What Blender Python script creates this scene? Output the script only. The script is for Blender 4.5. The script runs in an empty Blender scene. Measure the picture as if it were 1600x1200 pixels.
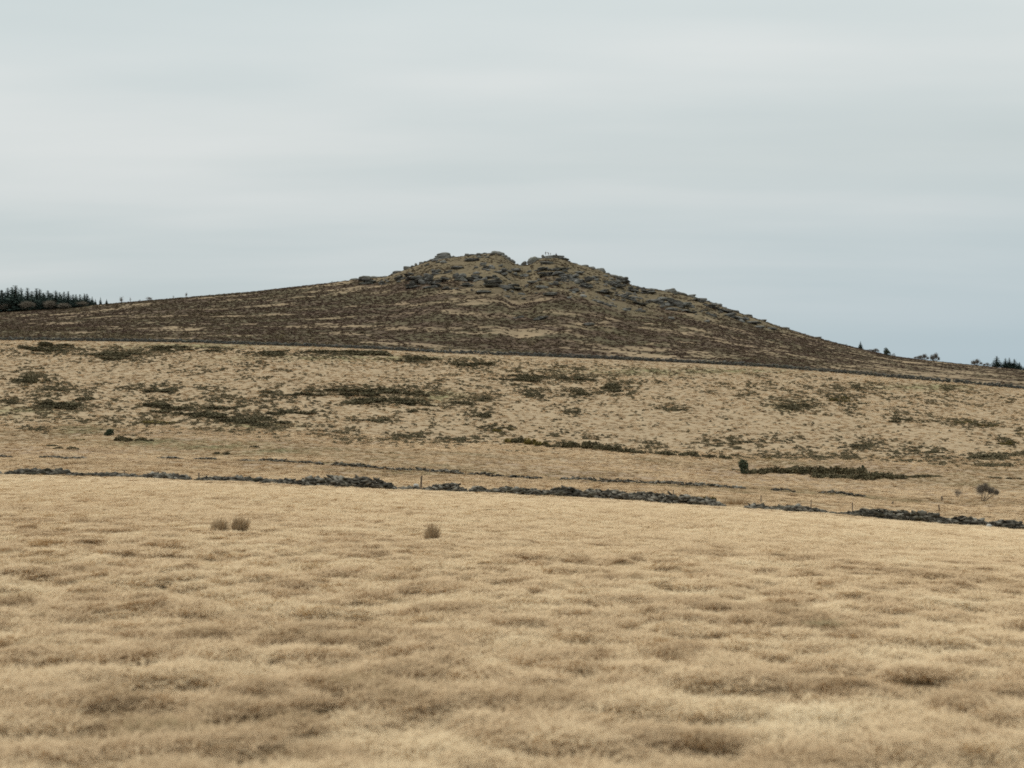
import bpy, bmesh, math, random
import numpy as np
from mathutils import Vector, Matrix

SC = bpy.context.scene
COL = SC.collection
ZC = 3.0                      # camera height in world units (metres)
F = 2198.0                    # focal length in pixels of a 1600 px wide picture

# ------------------------------------------------------------------ camera
cam_d = bpy.data.cameras.new('camera')
cam = bpy.data.objects.new('camera', cam_d)
COL.objects.link(cam)
cam.location = (0, 0, ZC)
cam.rotation_euler = (math.radians(90), 0, 0)
cam_d.sensor_width = 36.0
cam_d.lens = 36.0 * F / 1600.0
cam_d.clip_start = 0.1
cam_d.clip_end = 12000
cam_d.dof.use_dof = True
cam_d.dof.focus_distance = 420.0
cam_d.dof.aperture_fstop = 1.35
SC.camera = cam

# ------------------------------------------------------------------ light and sky
SC.view_settings.view_transform = 'Standard'
SC.view_settings.look = 'None'
SC.view_settings.exposure = 0.0
SC.view_settings.gamma = 1.0
SC.render.engine = 'CYCLES'
SC.cycles.max_bounces = 5
SC.cycles.diffuse_bounces = 3
SC.cycles.filter_width = 1.75
SC.cycles.use_denoising = False
SUN_DIR = Vector((-0.62, 0.42, 0.80)).normalized()
sun_d = bpy.data.lights.new('sun', 'SUN')
sun_d.energy = 1.5
sun_d.angle = math.radians(10)
sun_d.color = (1.0, 0.95, 0.87)
sun = bpy.data.objects.new('sun', sun_d)
COL.objects.link(sun)
sun.location = (-100, 60, 200)
sun.rotation_euler = (-SUN_DIR).to_track_quat('-Z', 'Y').to_euler()


class NT:
    """small helper to wire shader nodes"""
    def __init__(self, tree):
        self.t = tree
        self.t.nodes.clear()

    def n(self, kind, **kw):
        nd = self.t.nodes.new(kind)
        for k, v in kw.items():
            if k.startswith('in_'):
                key = k[3:]
                key = int(key) if key.isdigit() else key.replace('_', ' ')
                s = nd.inputs[key]
                if hasattr(v, 'is_output'):
                    self.t.links.new(v, s)
                else:
                    s.default_value = v
            else:
                setattr(nd, k, v)
        return nd

    def link(self, a, b):
        self.t.links.new(a, b)

    def math(self, op, a, b=None, clamp=False):
        nd = self.n('ShaderNodeMath', operation=op, use_clamp=clamp)
        for i, v in enumerate((a, b)):
            if v is None:
                continue
            if hasattr(v, 'is_output'):
                self.link(v, nd.inputs[i])
            else:
                nd.inputs[i].default_value = v
        return nd.outputs[0]

    def ramp(self, fac, stops, interp='LINEAR'):
        nd = self.n('ShaderNodeValToRGB')
        nd.color_ramp.interpolation = interp
        el = nd.color_ramp.elements
        while len(el) > 1:
            el.remove(el[-1])
        for i, (p, c) in enumerate(stops):
            e = el[0] if i == 0 else el.new(p)
            e.position = p
            e.color = (c[0], c[1], c[2], 1)
        self.link(fac, nd.inputs[0])
        return nd.outputs[0]

    def mix(self, fac, a, b, mode='MIX'):
        nd = self.n('ShaderNodeMix', data_type='RGBA', blend_type=mode)
        for s, v in ((nd.inputs[0], fac), (nd.inputs[6], a), (nd.inputs[7], b)):
            if hasattr(v, 'is_output'):
                self.link(v, s)
            elif isinstance(v, (int, float)):
                s.default_value = v
            else:
                s.default_value = (v[0], v[1], v[2], 1)
        return nd.outputs[2]

    def noise(self, vec, scale, detail=3, rough=0.5, dim='3D'):
        nd = self.n('ShaderNodeTexNoise', noise_dimensions=dim)
        nd.inputs['Scale'].default_value = scale
        nd.inputs['Detail'].default_value = detail
        nd.inputs['Roughness'].default_value = rough
        if vec is not None:
            self.link(vec, nd.inputs['Vector'])
        return nd.outputs[0]

    def mapping(self, vec, scale=(1, 1, 1), loc=(0, 0, 0), rot=(0, 0, 0)):
        nd = self.n('ShaderNodeMapping')
        self.link(vec, nd.inputs[0])
        nd.inputs['Location'].default_value = loc
        nd.inputs['Rotation'].default_value = rot
        nd.inputs['Scale'].default_value = scale
        return nd.outputs[0]


world = bpy.data.worlds.new('World')
SC.world = world
world.use_nodes = True
w = NT(world.node_tree)
tc = w.n('ShaderNodeTexCoord')
gen = tc.outputs['Generated']
sky = w.n('ShaderNodeTexSky', sky_type='NISHITA', sun_disc=False)
sky.sun_elevation = math.asin(SUN_DIR.z)
sky.sun_rotation = math.atan2(SUN_DIR.x, SUN_DIR.y)
sky.air_density = 1.0
sky.dust_density = 2.0
bg_clear = w.n('ShaderNodeBackground', in_Color=sky.outputs[0], in_Strength=0.07)
sep = w.n('ShaderNodeSeparateXYZ', in_0=gen)
zc = w.math('MAXIMUM', sep.outputs[2], 0.0)
den = w.math('ADD', zc, 0.10)
px_ = w.math('DIVIDE', sep.outputs[0], den)
py_ = w.math('DIVIDE', sep.outputs[1], den)
cl = w.n('ShaderNodeCombineXYZ', in_0=px_, in_1=py_).outputs[0]
n1 = w.noise(w.mapping(cl, (0.42, 0.95, 1), (3.1, 1.7, 0.4), (0, 0, 0.10)), 1.0, 3, 0.45)
n2 = w.noise(w.mapping(cl, (0.85, 2.0, 1), (7.3, 2.2, 1.4), (0, 0, -0.10)), 1.0, 4, 0.5)
n12 = w.math('ADD', w.math('MULTIPLY', n1, 0.74), w.math('MULTIPLY', n2, 0.26))
cloud = w.ramp(n12, [(0.34, (0.548, 0.612, 0.613)), (0.48, (0.604, 0.658, 0.654)), (0.59, (0.670, 0.706, 0.696)), (0.68, (0.708, 0.736, 0.725))])
# bluer, thinner cloud low down on the right, denser to the left
side = w.math('MULTIPLY', w.math('SUBTRACT', 0.155, zc, clamp=True), 7.0, clamp=True)
side2 = w.math('MULTIPLY', side, w.math('ADD', w.math('MULTIPLY', sep.outputs[0], 1.0), 0.66, clamp=True), clamp=True)
cloud = w.mix(side2, cloud, (0.480, 0.590, 0.645))
# overcast brightening towards the zenith
lift = w.math('ADD', 0.955, w.math('ADD', w.math('MULTIPLY', zc, 0.42), w.math('MULTIPLY', w.math('MULTIPLY', zc, zc), 1.15)))
bg_cloud = w.n('ShaderNodeBackground', in_Color=cloud)
w.link(lift, bg_cloud.inputs['Strength'])
mixs = w.n('ShaderNodeMixShader')
mixs.inputs[0].default_value = 0.93
w.link(bg_clear.outputs[0], mixs.inputs[1])
w.link(bg_cloud.outputs[0], mixs.inputs[2])
wo = w.n('ShaderNodeOutputWorld')
w.link(mixs.outputs[0], wo.inputs[0])

# ------------------------------------------------------------------ numeric noise
def _hash(ix, iy, seed):
    h = (ix.astype(np.int64) * 374761393 + iy.astype(np.int64) * 668265263 + seed * 1442695041) & 0x7fffffff
    h = ((h ^ (h >> 13)) * 1274126177) & 0x7fffffff
    h = h ^ (h >> 16)
    return (h & 0xffff) / 65535.0


def vnoise(x, y, seed=0):
    ix = np.floor(x); iy = np.floor(y)
    fx = x - ix; fy = y - iy
    fx = fx * fx * fx * (fx * (fx * 6 - 15) + 10); fy = fy * fy * fy * (fy * (fy * 6 - 15) + 10)
    a = _hash(ix, iy, seed); b = _hash(ix + 1, iy, seed)
    c = _hash(ix, iy + 1, seed); d = _hash(ix + 1, iy + 1, seed)
    return (a + (b - a) * fx) * (1 - fy) + (c + (d - c) * fx) * fy


def fbm(x, y, seed=0, octs=4, gain=0.5):
    x = np.asarray(x, float); y = np.asarray(y, float)
    s = 0; a = 1; t = 0
    for o in range(octs):
        c, sn = math.cos(0.6 * o + 0.3), math.sin(0.6 * o + 0.3)
        s = s + a * vnoise((x * c - y * sn) * 2 ** o + 17.3 * o, (x * sn + y * c) * 2 ** o - 9.1 * o, seed + o)
        t += a; a *= gain
    return s / t


def sstep(e0, e1, x):
    t = np.clip((x - e0) / (e1 - e0), 0, 1)
    return t * t * (3 - 2 * t)


# ------------------------------------------------------------------ the lie of the land
UG = np.linspace(-700, 2300, 601)            # bearing, as pixels of the 1600 px picture


def curve(pts, blur):
    xs = np.array([p[0] for p in pts], float); ys = np.array([p[1] for p in pts], float)
    v = np.interp(UG, xs, ys)
    k = int(blur / (UG[1] - UG[0]))
    if k > 0:
        ker = np.exp(-0.5 * (np.arange(-3 * k, 3 * k + 1) / k) ** 2); ker /= ker.sum()
        v = np.convolve(np.pad(v, 3 * k, mode='edge'), ker, mode='valid')
    return v


V_NEAR = curve([(-300, 739), (0, 742), (300, 748), (620, 763), (800, 772), (1000, 782), (1150, 793), (1300, 803), (1450, 815), (1600, 826), (1900, 848)], 40)
V_MID = curve([(-300, 715), (0, 717), (240, 718), (400, 723), (600, 734), (845, 745), (1000, 752), (1166, 764), (1350, 774), (1600, 786), (1900, 800)], 40)
V_190 = curve([(-300, 686), (0, 690), (400, 697), (800, 714), (1150, 737), (1400, 748), (1600, 758), (1900, 770)], 60)
V_230 = curve([(-300, 662), (0, 666), (400, 676), (800, 697), (1100, 713), (1600, 723), (1900, 730)], 60)
V_UP = curve([(-300, 528), (0, 531), (300, 535), (500, 541), (700, 551), (900, 558.5), (1000, 563), (1200, 573), (1300, 581), (1400, 590), (1500, 598), (1600, 607), (1900, 628)], 25)
V_SKY = curve([(-500, 505), (-200, 497), (0, 488), (100, 482), (170, 476), (300, 465), (400, 456.5), (460, 449.5), (520, 443), (545, 439.5), (575, 436), (605, 433),
               (630, 424), (655, 414.5), (672, 409), (690, 405.5), (712, 403), (740, 400), (765, 397), (778, 396.5), (788, 402), (800, 412.5), (818, 417), (833, 414), (845, 404),
               (870, 403.5), (882, 407), (900, 413), (935, 422.5), (960, 434), (985, 446), (1005, 451.5), (1045, 456.5), (1075, 463.5), (1100, 469), (1150, 488.5), (1200, 505), (1250, 521), (1300, 535),
               (1350, 547), (1400, 557.5), (1450, 563.5), (1500, 568.5), (1600, 578), (1800, 590), (2000, 592)], 5)


def hh(v, d):
    return (600 - v) / F * d


one = np.ones_like(UG)
hS = hh(V_SKY, 700); hW = hh(V_UP, 400)
lin = hW + (hS - hW) * 0.5
CTRL = [(0, -2.45 * one), (4, -2.52 * one), (10, -2.73 * one),
        (30, -2.73 + (hh(V_NEAR, 90) + 2.73) * 0.25), (60, -2.73 + (hh(V_NEAR, 90) + 2.73) * 0.62), (90, hh(V_NEAR, 90)),
        (140, hh(V_MID, 140)), (190, hh(V_190, 190)), (230, hh(V_230, 230)), (310, (hh(V_230, 230) * 0.53 + hW * 0.47) - 0.3),
        (400, hW), (550, lin - 0.04 * np.abs(hS)), (640, hW + (hS - hW) * 0.80 - 0.01 * np.abs(hS)), (700, hS), (716, hS - 0.9), (760, hS - 7),
        (900, hS * 0.45 - 8), (1300, -12 * one), (4000, -14 * one)]
CD = np.array([c[0] for c in CTRL], float)
CH = np.array([c[1] for c in CTRL])          # (k, nu)
DT = np.concatenate([np.arange(0, 800, 0.5), np.arange(800, 4001, 20.0)])


def pchip(x, y, xq):
    h = np.diff(x)[:, None]
    dl = np.diff(y, axis=0) / h
    m = np.zeros_like(y)
    w1 = 2 * h[1:] + h[:-1]; w2 = h[1:] + 2 * h[:-1]
    same = dl[:-1] * dl[1:] > 0
    with np.errstate(divide='ignore', invalid='ignore'):
        hm = (w1 + w2) / (w1 / dl[:-1] + w2 / dl[1:])
    m[1:-1] = np.where(same, hm, 0)
    m[0] = dl[0]; m[-1] = dl[-1]
    i = np.clip(np.searchsorted(x, xq, side='right') - 1, 0, len(x) - 2)
    t = ((xq - x[i]) / np.diff(x)[i])[:, None]
    hi = np.diff(x)[i][:, None]
    return ((2 * t**3 - 3 * t**2 + 1) * y[i] + (t**3 - 2 * t**2 + t) * hi * m[i]
            + (-2 * t**3 + 3 * t**2) * y[i + 1] + (t**3 - t**2) * hi * m[i + 1])


HT = pchip(CD, CH, DT)                        # (nd, nu)


def bearing(x, y):
    """bearing coordinate and depth of a ground point"""
    th = np.arctan2(x, y)
    r = np.hypot(x, y)
    lim = math.radians(33)
    u = 800 + F * np.tan(np.clip(th, -lim, lim))
    d = r * np.cos(np.clip(np.abs(th), 0, lim))
    return u, d, th


def base_h(u, d):
    ui = np.clip((u - UG[0]) / (UG[1] - UG[0]), 0, len(UG) - 1.001)
    di = np.where(d < 799.5, d / 0.5, 1600 + (d - 800) / 20.0)
    di = np.clip(di, 0, len(DT) - 1.001)
    i = ui.astype(int); j = di.astype(int); a = ui - i; b = di - j
    return (HT[j, i] * (1 - a) + HT[j, i + 1] * a) * (1 - b) + (HT[j + 1, i] * (1 - a) + HT[j + 1, i + 1] * a) * b


def domes(x, y, cell=0.46, seed=901):
    """rounded grass tussocks on a jittered grid: height 0..1 at a point"""
    ix = np.floor(x / cell); iy = np.floor(y / cell)
    out = np.zeros_like(x)
    for a in (-1, 0, 1):
        for b in (-1, 0, 1):
            cx, cy = ix + a, iy + b
            r1, r2, r3, r4 = (_hash(cx, cy, seed + k) for k in range(4))
            px_, py_ = (cx + r1) * cell, (cy + r2) * cell
            rad = 0.09 + 0.24 * r3 ** 1.6
            q = ((x - px_) / (rad * 1.15)) ** 2 + ((y - py_) / rad) ** 2
            out = np.maximum(out, np.where(r4 < 0.62, np.sqrt(np.clip(1 - q, 0, 1)) * (0.35 + 0.65 * r3), 0))
    return out


def ground(x, y):
    """world height of the terrain"""
    x = np.asarray(x, float); y = np.asarray(y, float)
    u, d, th = bearing(x, y)
    h = base_h(u, d)
    side = sstep(math.radians(38), math.radians(80), np.abs(th))
    h = h * (1 - side) + (-2.5 - 0.01 * d) * side
    near = 1 - sstep(55, 100, d)
    mid = sstep(60, 110, d) * (1 - sstep(360, 420, d))
    top = sstep(400, 460, d)
    h = h + near * ((0.17 * domes(x, y) * (1 - 0.6 * sstep(22, 50, d)) + 0.10 * (fbm(x * 1.3, y * 1.3, 3, 3) - 0.5)) * (1 - sstep(60, 84, d)) * (1 - 0.6 * sstep(25, 55, d)) + 0.15 * (fbm(x * 0.11, y * 0.11, 5, 2) - 0.5)) * sstep(3, 9, d)
    h = h + mid * (0.30 * (fbm(x * 0.5, y * 0.5, 11, 3) - 0.5) + 0.6 * (fbm(x * 0.05, y * 0.05, 14, 2) - 0.5))
    rock = np.exp(-((u - 860) / 260.0) ** 2)
    h = h + top * ((0.7 + 1.5 * rock) * (fbm(x * 0.16, y * 0.16, 21, 4) - 0.5) + 1.0 * (fbm(x * 0.04, y * 0.04, 25, 2) - 0.5)) * (1 - 0.85 * sstep(630, 695, d))
    return h + ZC


def at(px, py):
    """ground point seen at a pixel of the 1600 px picture: (x, y, z)"""
    ui = np.clip((px - UG[0]) / (UG[1] - UG[0]), 0, len(UG) - 1.001)
    i = int(ui); a = ui - i
    col = HT[:, i] * (1 - a) + HT[:, i + 1] * a
    ds = DT[8:1402]
    v = 600 - F * col[8:1402] / ds
    vm = np.minimum.accumulate(v)
    k = int(np.searchsorted(-vm, -py))
    if k >= len(ds):
        d = 699.0
    elif k == 0:
        d = ds[0]
    else:
        v0, v1 = vm[k - 1], vm[k]
        d = ds[k - 1] + (ds[k] - ds[k - 1]) * (0 if v0 == v1 else (v0 - py) / (v0 - v1))
    d = min(float(d), 699.0)
    x = (px - 800) / F * d
    return x, d, float(ground(np.array([x]), np.array([d]))[0])


def pix(x, y, z):
    return 800 + F * x / y, 600 - F * (z - ZC) / y


# ------------------------------------------------------------------ object helpers
def mesh_np(name, verts, loops, counts, mat=None, smooth=False, cols=None):
    me = bpy.data.meshes.new(name)
    verts = np.asarray(verts, np.float32); loops = np.asarray(loops, np.int32).ravel(); counts = np.asarray(counts, np.int32)
    me.vertices.add(len(verts)); me.vertices.foreach_set('co', verts.ravel())
    if len(counts) == 0:
        me.update()
        return me
    me.loops.add(len(loops)); me.loops.foreach_set('vertex_index', loops)
    me.polygons.add(len(counts))
    starts = np.concatenate([[0], np.cumsum(counts)[:-1]]).astype(np.int32)
    me.polygons.foreach_set('loop_start', starts)
    if smooth:
        me.polygons.foreach_set('use_smooth', np.ones(len(counts), bool))
    me.update(calc_edges=True)
    if cols is not None:
        at_ = me.color_attributes.new('Col', 'FLOAT_COLOR', 'POINT')
        c4 = np.ones((len(verts), 4), np.float32); c4[:, :3] = cols
        at_.data.foreach_set('color', c4.ravel())
    if mat is not None:
        for m in (mat if isinstance(mat, (list, tuple)) else [mat]):
            me.materials.append(m)
    return me


def quads(name, Q, mat=None):
    """Q: (n,4,3) loose quads"""
    n = len(Q)
    return mesh_np(name, Q.reshape(-1, 3), np.arange(4 * n), np.full(n, 4), mat)


def link(name, me, parent=None):
    o = bpy.data.objects.new(name, me)
    COL.objects.link(o)
    if parent is not None:
        o.parent = parent
    return o


def empty(name, loc, rz=0.0):
    o = bpy.data.objects.new(name, None)
    COL.objects.link(o)
    o.location = loc
    o.rotation_euler = (0, 0, rz)
    o.empty_display_size = 0.2
    return o


def tag(o, label=None, cat=None, group=None, kind=None):
    if label: o['label'] = label
    if cat: o['category'] = cat
    if group: o['group'] = group
    if kind or cat: o['kind'] = kind or 'thing'
    return o


def rotmats(rng, n, tilt=None):
    """random rotations: (n,3,3)"""
    if tilt is None:
        q = rng.normal(size=(n, 4)); q /= np.linalg.norm(q, axis=1)[:, None]
        w_, x, y, z = q.T
        return np.stack([1 - 2 * (y*y + z*z), 2 * (x*y - z*w_), 2 * (x*z + y*w_),
                         2 * (x*y + z*w_), 1 - 2 * (x*x + z*z), 2 * (y*z - x*w_),
                         2 * (x*z - y*w_), 2 * (y*z + x*w_), 1 - 2 * (x*x + y*y)], 1).reshape(n, 3, 3)
    yaw, pitch, roll = tilt
    cy, sy, cp, sp, cr, sr = np.cos(yaw), np.sin(yaw), np.cos(pitch), np.sin(pitch), np.cos(roll), np.sin(roll)
    return np.stack([cy*cp, cy*sp*sr - sy*cr, cy*sp*cr + sy*sr,
                     sy*cp, sy*sp*sr + cy*cr, sy*sp*cr - cy*sr,
                     -sp, cp*sr, cp*cr], 1).reshape(n, 3, 3)


def leaf_quads(rng, P, size, aspect=0.6, normal=None):
    n = len(P)
    R = rotmats(rng, n)
    s = (size * rng.uniform(0.6, 1.4, n))[:, None]
    a = R[:, :, 0] * s * 0.5; b = R[:, :, 1] * s * 0.5 * aspect
    return np.stack([P - a - b, P + a - b * 0.4, P + a * 1.1 + b, P - a * 0.6 + b], 1)


def tube(path, radii, sides=6):
    """verts, faces of a tapered tube along a path"""
    vs, fs = [], []
    path = [Vector(p) for p in path]
    for i, p in enumerate(path):
        d = (path[min(i + 1, len(path) - 1)] - path[max(i - 1, 0)]).normalized()
        s = d.cross(Vector((0.31, 0.95, 0.05))).normalized(); t = d.cross(s)
        for k in range(sides):
            a = 2 * math.pi * k / sides
            vs.append(p + (s * math.cos(a) + t * math.sin(a)) * radii[i])
    for i in range(len(path) - 1):
        for k in range(sides):
            fs.append((i * sides + k, i * sides + (k + 1) % sides, (i + 1) * sides + (k + 1) % sides, (i + 1) * sides + k))
    n = len(path) - 1
    fs.append(tuple(range(sides))[::-1]); fs.append(tuple(n * sides + k for k in range(sides)))
    return vs, fs


class Bag:
    def __init__(self):
        self.v, self.l, self.c = [], [], []
        self.n = 0

    def add(self, vs, fs):
        vs = np.array([tuple(v) for v in vs], float)
        self.v.append(vs)
        for f in fs:
            self.l.extend(i + self.n for i in f); self.c.append(len(f))
        self.n += len(vs)

    def addq(self, Q):
        Q = np.asarray(Q); n = len(Q)
        self.v.append(Q.reshape(-1, 3))
        self.l.extend(range(self.n, self.n + 4 * n)); self.c.extend([4] * n)
        self.n += 4 * n

    def mesh(self, name, mat, smooth=False):
        return mesh_np(name, np.concatenate(self.v), self.l, self.c, mat, smooth)


# ------------------------------------------------------------------ materials
def material(name):
    m = bpy.data.materials.new(name)
    m.use_nodes = True
    return m, NT(m.node_tree)


def finish(t, color, rough=0.9, bump=None, bump_strength=0.3, bump_dist=0.05, spec=0.15):
    bs = t.n('ShaderNodeBsdfPrincipled')
    if hasattr(color, 'is_output'):
        t.link(color, bs.inputs['Base Color'])
    else:
        bs.inputs['Base Color'].default_value = (*color, 1)
    bs.inputs['Roughness'].default_value = rough
    bs.inputs['Specular IOR Level'].default_value = spec
    if bump is not None:
        b = t.n('ShaderNodeBump')
        b.inputs['Strength'].default_value = bump_strength
        b.inputs['Distance'].default_value = bump_dist
        t.link(bump, b.inputs['Height'])
        t.link(b.outputs[0], bs.inputs['Normal'])
    o = t.n('ShaderNodeOutputMaterial')
    t.link(bs.outputs[0], o.inputs[0])


def mat_ground():
    m, t = material('moor_ground')
    c = t.n('ShaderNodeAttribute', attribute_name='Col').outputs['Color']
    p = t.n('ShaderNodeNewGeometry').outputs['Position']
    a = t.noise(p, 1.7, 4, 0.6); b = t.noise(p, 0.23, 3, 0.6); f = t.noise(p, 9.0, 3, 0.6)
    s = t.math('ADD', t.math('ADD', t.math('MULTIPLY', a, 0.55), t.math('MULTIPLY', b, 0.45)), t.math('MULTIPLY', f, 0.35))
    k = t.ramp(s, [(0.40, (0.66, 0.64, 0.62)), (0.68, (1, 1, 1)), (0.95, (1.25, 1.27, 1.3))])
    col = t.mix(1.0, c, k, 'MULTIPLY')
    finish(t, col, 0.95, s, 0.6, 0.25, 0.05)
    return m


def mat_tinted(name, ramp, jitter=0.25, rough=0.85, spec=0.1, translucent=0.0):
    """plants that are scattered: the colour comes from each plant's own tint"""
    m, t = material(name)
    a = t.n('ShaderNodeAttribute', attribute_name='tint', attribute_type='INSTANCER').outputs['Fac']
    r = t.n('ShaderNodeObjectInfo').outputs['Random']
    g = t.n('ShaderNodeNewGeometry').outputs['Random Per Island']
    x = t.math('ADD', a, t.math('MULTIPLY', t.math('SUBTRACT', t.math('ADD', t.math('MULTIPLY', r, 0.5), t.math('MULTIPLY', g, 0.5)), 0.5), jitter), clamp=True)
    col = t.ramp(x, ramp)
    finish(t, col, rough, spec=spec)
    return m


def mat_leafy(name, ramp, scale=1.2):
    m, t = material(name)
    p = t.n('ShaderNodeNewGeometry')
    g = p.outputs['Random Per Island']
    n = t.noise(p.outputs['Position'], scale, 3, 0.6)
    r = t.n('ShaderNodeObjectInfo').outputs['Random']
    x = t.math('ADD', t.math('MULTIPLY', g, 0.35), t.math('ADD', t.math('MULTIPLY', n, 0.5), t.math('MULTIPLY', r, 0.2)), clamp=True)
    finish(t, t.ramp(x, ramp), 0.9, spec=0.08)
    return m


def mat_stone(name, dark, mid, pale, scale=2.0, bump=0.5):
    m, t = material(name)
    g = t.n('ShaderNodeNewGeometry')
    p = g.outputs['Position']; isl = g.outputs['Random Per Island']
    r = t.n('ShaderNodeObjectInfo').outputs['Random']
    n = t.noise(p, scale, 5, 0.65); l = t.noise(p, scale * 0.35, 3, 0.6)
    x = t.math('ADD', t.math('ADD', t.math('MULTIPLY', n, 0.48), t.math('MULTIPLY', isl, 0.32)), t.math('MULTIPLY', r, 0.12))
    col = t.ramp(x, [(0.24, dark), (0.46, mid), (0.68, pale)])
    lich = t.ramp(l, [(0.52, (0, 0, 0)), (0.66, (1, 1, 1))])
    col = t.mix(t.math('MULTIPLY', lich, 0.45), col, (mid[0] * 1.0, mid[1] * 1.05, mid[2] * 0.78))
    finish(t, col, 0.92, n, bump, 0.12, 0.15)
    return m


def mat_bark(name, a, b, scale=8):
    m, t = material(name)
    p = t.n('ShaderNodeNewGeometry').outputs['Position']
    n = t.noise(t.mapping(p, (1, 1, 0.25)), scale, 4, 0.6)
    finish(t, t.ramp(n, [(0.3, a), (0.7, b)]), 0.9, n, 0.5, 0.03, 0.1)
    return m


def mat_cloth(name, c, scale=30):
    m, t = material(name)
    p = t.n('ShaderNodeNewGeometry').outputs['Position']
    n = t.noise(p, scale, 2, 0.5)
    finish(t, t.ramp(n, [(0.3, tuple(x * 0.8 for x in c)), (0.7, tuple(min(1, x * 1.2) for x in c))]), 0.85, spec=0.15)
    return m


M_GROUND = mat_ground()
STRAW = [(0.0, (0.17, 0.165, 0.085)), (0.18, (0.27, 0.215, 0.115)), (0.36, (0.355, 0.240, 0.132)), (0.55, (0.555, 0.395, 0.236)), (0.8, (0.655, 0.492, 0.304)), (1.0, (0.73, 0.59, 0.39))]
M_GRASS = mat_tinted('dry_grass', STRAW, 0.30)
M_HEATHER = mat_tinted('heather', [(0.0, (0.082, 0.051, 0.038)), (0.35, (0.108, 0.069, 0.046)), (0.6, (0.108, 0.080, 0.046)), (0.8, (0.145, 0.110, 0.064)), (1.0, (0.26, 0.20, 0.115))], 0.35)
M_SCRUB = mat_tinted('low_scrub', [(0.0, (0.088, 0.074, 0.044)), (0.4, (0.122, 0.100, 0.056)), (0.7, (0.155, 0.122, 0.068)), (1.0, (0.23, 0.17, 0.095))], 0.3)
M_GORSE = mat_leafy('gorse_foliage', [(0.15, (0.072, 0.061, 0.036)), (0.5, (0.108, 0.090, 0.050)), (0.85, (0.155, 0.127, 0.069))])
M_GORSE_Y = mat_leafy('flowering_gorse', [(0.15, (0.065, 0.058, 0.030)), (0.5, (0.115, 0.092, 0.036)), (0.80, (0.25, 0.175, 0.042))])
M_DARKBUSH = mat_leafy('dark_bush_foliage', [(0.15, (0.030, 0.040, 0.024)), (0.5, (0.052, 0.064, 0.038)), (0.85, (0.085, 0.095, 0.055))])
M_CONIFER = mat_leafy('conifer_needles', [(0.15, (0.028, 0.044, 0.040)), (0.5, (0.045, 0.064, 0.054)), (0.85, (0.070, 0.092, 0.074))])
M_RUSH = mat_leafy('brown_rush', [(0.1, (0.30, 0.21, 0.125)), (0.5, (0.40, 0.29, 0.175)), (0.9, (0.52, 0.39, 0.24))], 6)
M_TWIG = mat_bark('grey_twigs', (0.13, 0.11, 0.09), (0.23, 0.20, 0.17))
M_TWIG_W = mat_bark('warm_twigs', (0.15, 0.125, 0.095), (0.24, 0.20, 0.155))
M_BARK = mat_bark('bark', (0.07, 0.058, 0.048), (0.15, 0.125, 0.10))
M_POST = mat_bark('weathered_wood', (0.10, 0.075, 0.055), (0.20, 0.155, 0.115), 14)
M_WALL = mat_stone('wall_stone', (0.025, 0.022, 0.017), (0.074, 0.064, 0.049), (0.29, 0.26, 0.21), 3.0)
M_WALL_FAR = mat_stone('far_wall_stone', (0.050, 0.049, 0.044), (0.095, 0.091, 0.080), (0.17, 0.165, 0.145), 1.2)
M_ROCK = mat_stone('granite', (0.042, 0.038, 0.032), (0.102, 0.095, 0.083), (0.205, 0.196, 0.176), 0.55, 0.9)
M_PALE = mat_stone('pale_granite', (0.16, 0.15, 0.13), (0.28, 0.265, 0.235), (0.42, 0.40, 0.36), 3.0)

# ------------------------------------------------------------------ ground
TAN_GAPS = [(720, 489, 50, 3), (780, 493, 45, 3), (1080, 556, 80, 4.5), (1240, 543, 45, 3), (1400, 567, 95, 4), (1350, 573, 70, 4), (1520, 585, 110, 9), (1440, 578, 80, 4),
            (330, 497, 45, 3), (185, 512, 28, 3), (290, 515, 55, 3), (60, 493, 60, 2.5), (150, 526, 45, 2.5), (40, 525, 45, 2.5), (640, 477, 45, 2.5), (900, 492, 60, 2.5),
            (930, 503, 55, 2), (830, 525, 24, 2.5), (860, 531, 34, 2), (980, 550, 65, 2.5), (560, 507, 45, 2), (250, 505, 45, 2), (1250, 560, 60, 2.5), (1560, 582, 60, 4),
            (1160, 497, 30, 3), (1120, 490, 25, 3), (1060, 520, 50, 2), (500, 452, 20, 2), (600, 458, 40, 2), (850, 487, 60, 3), (1000, 515, 60, 2)]
GREEN_SPOTS = [(30, 642, 55, 8), (125, 670, 50, 8), (230, 690, 90, 9), (330, 697, 120, 7), (400, 665, 60, 6), (690, 620, 40, 10), (1000, 580, 120, 6), (300, 541, 160, 4),
               (1240, 635, 35, 8), (420, 705, 60, 6), (1450, 605, 90, 5), (1120, 580, 120, 4), (560, 560, 200, 4)]


def ell(px, py, lst):
    """soft weight of a list of patches"""
    wgt = np.zeros_like(px)
    for cx, cy, rx, ry in lst:
        q = ((px - cx) / rx) ** 2 + ((py - cy) / ry) ** 2
        wgt = np.maximum(wgt, np.exp(-q * 1.1))
    return wgt


S_DEPTH = np.array([(0, 0), (560, 0), (600, 10), (640, 30), (700, 50), (800, 60), (900, 60), (980, 44), (1060, 26), (1140, 18), (1230, 8), (1300, 0), (1700, 0)], float)


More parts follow.
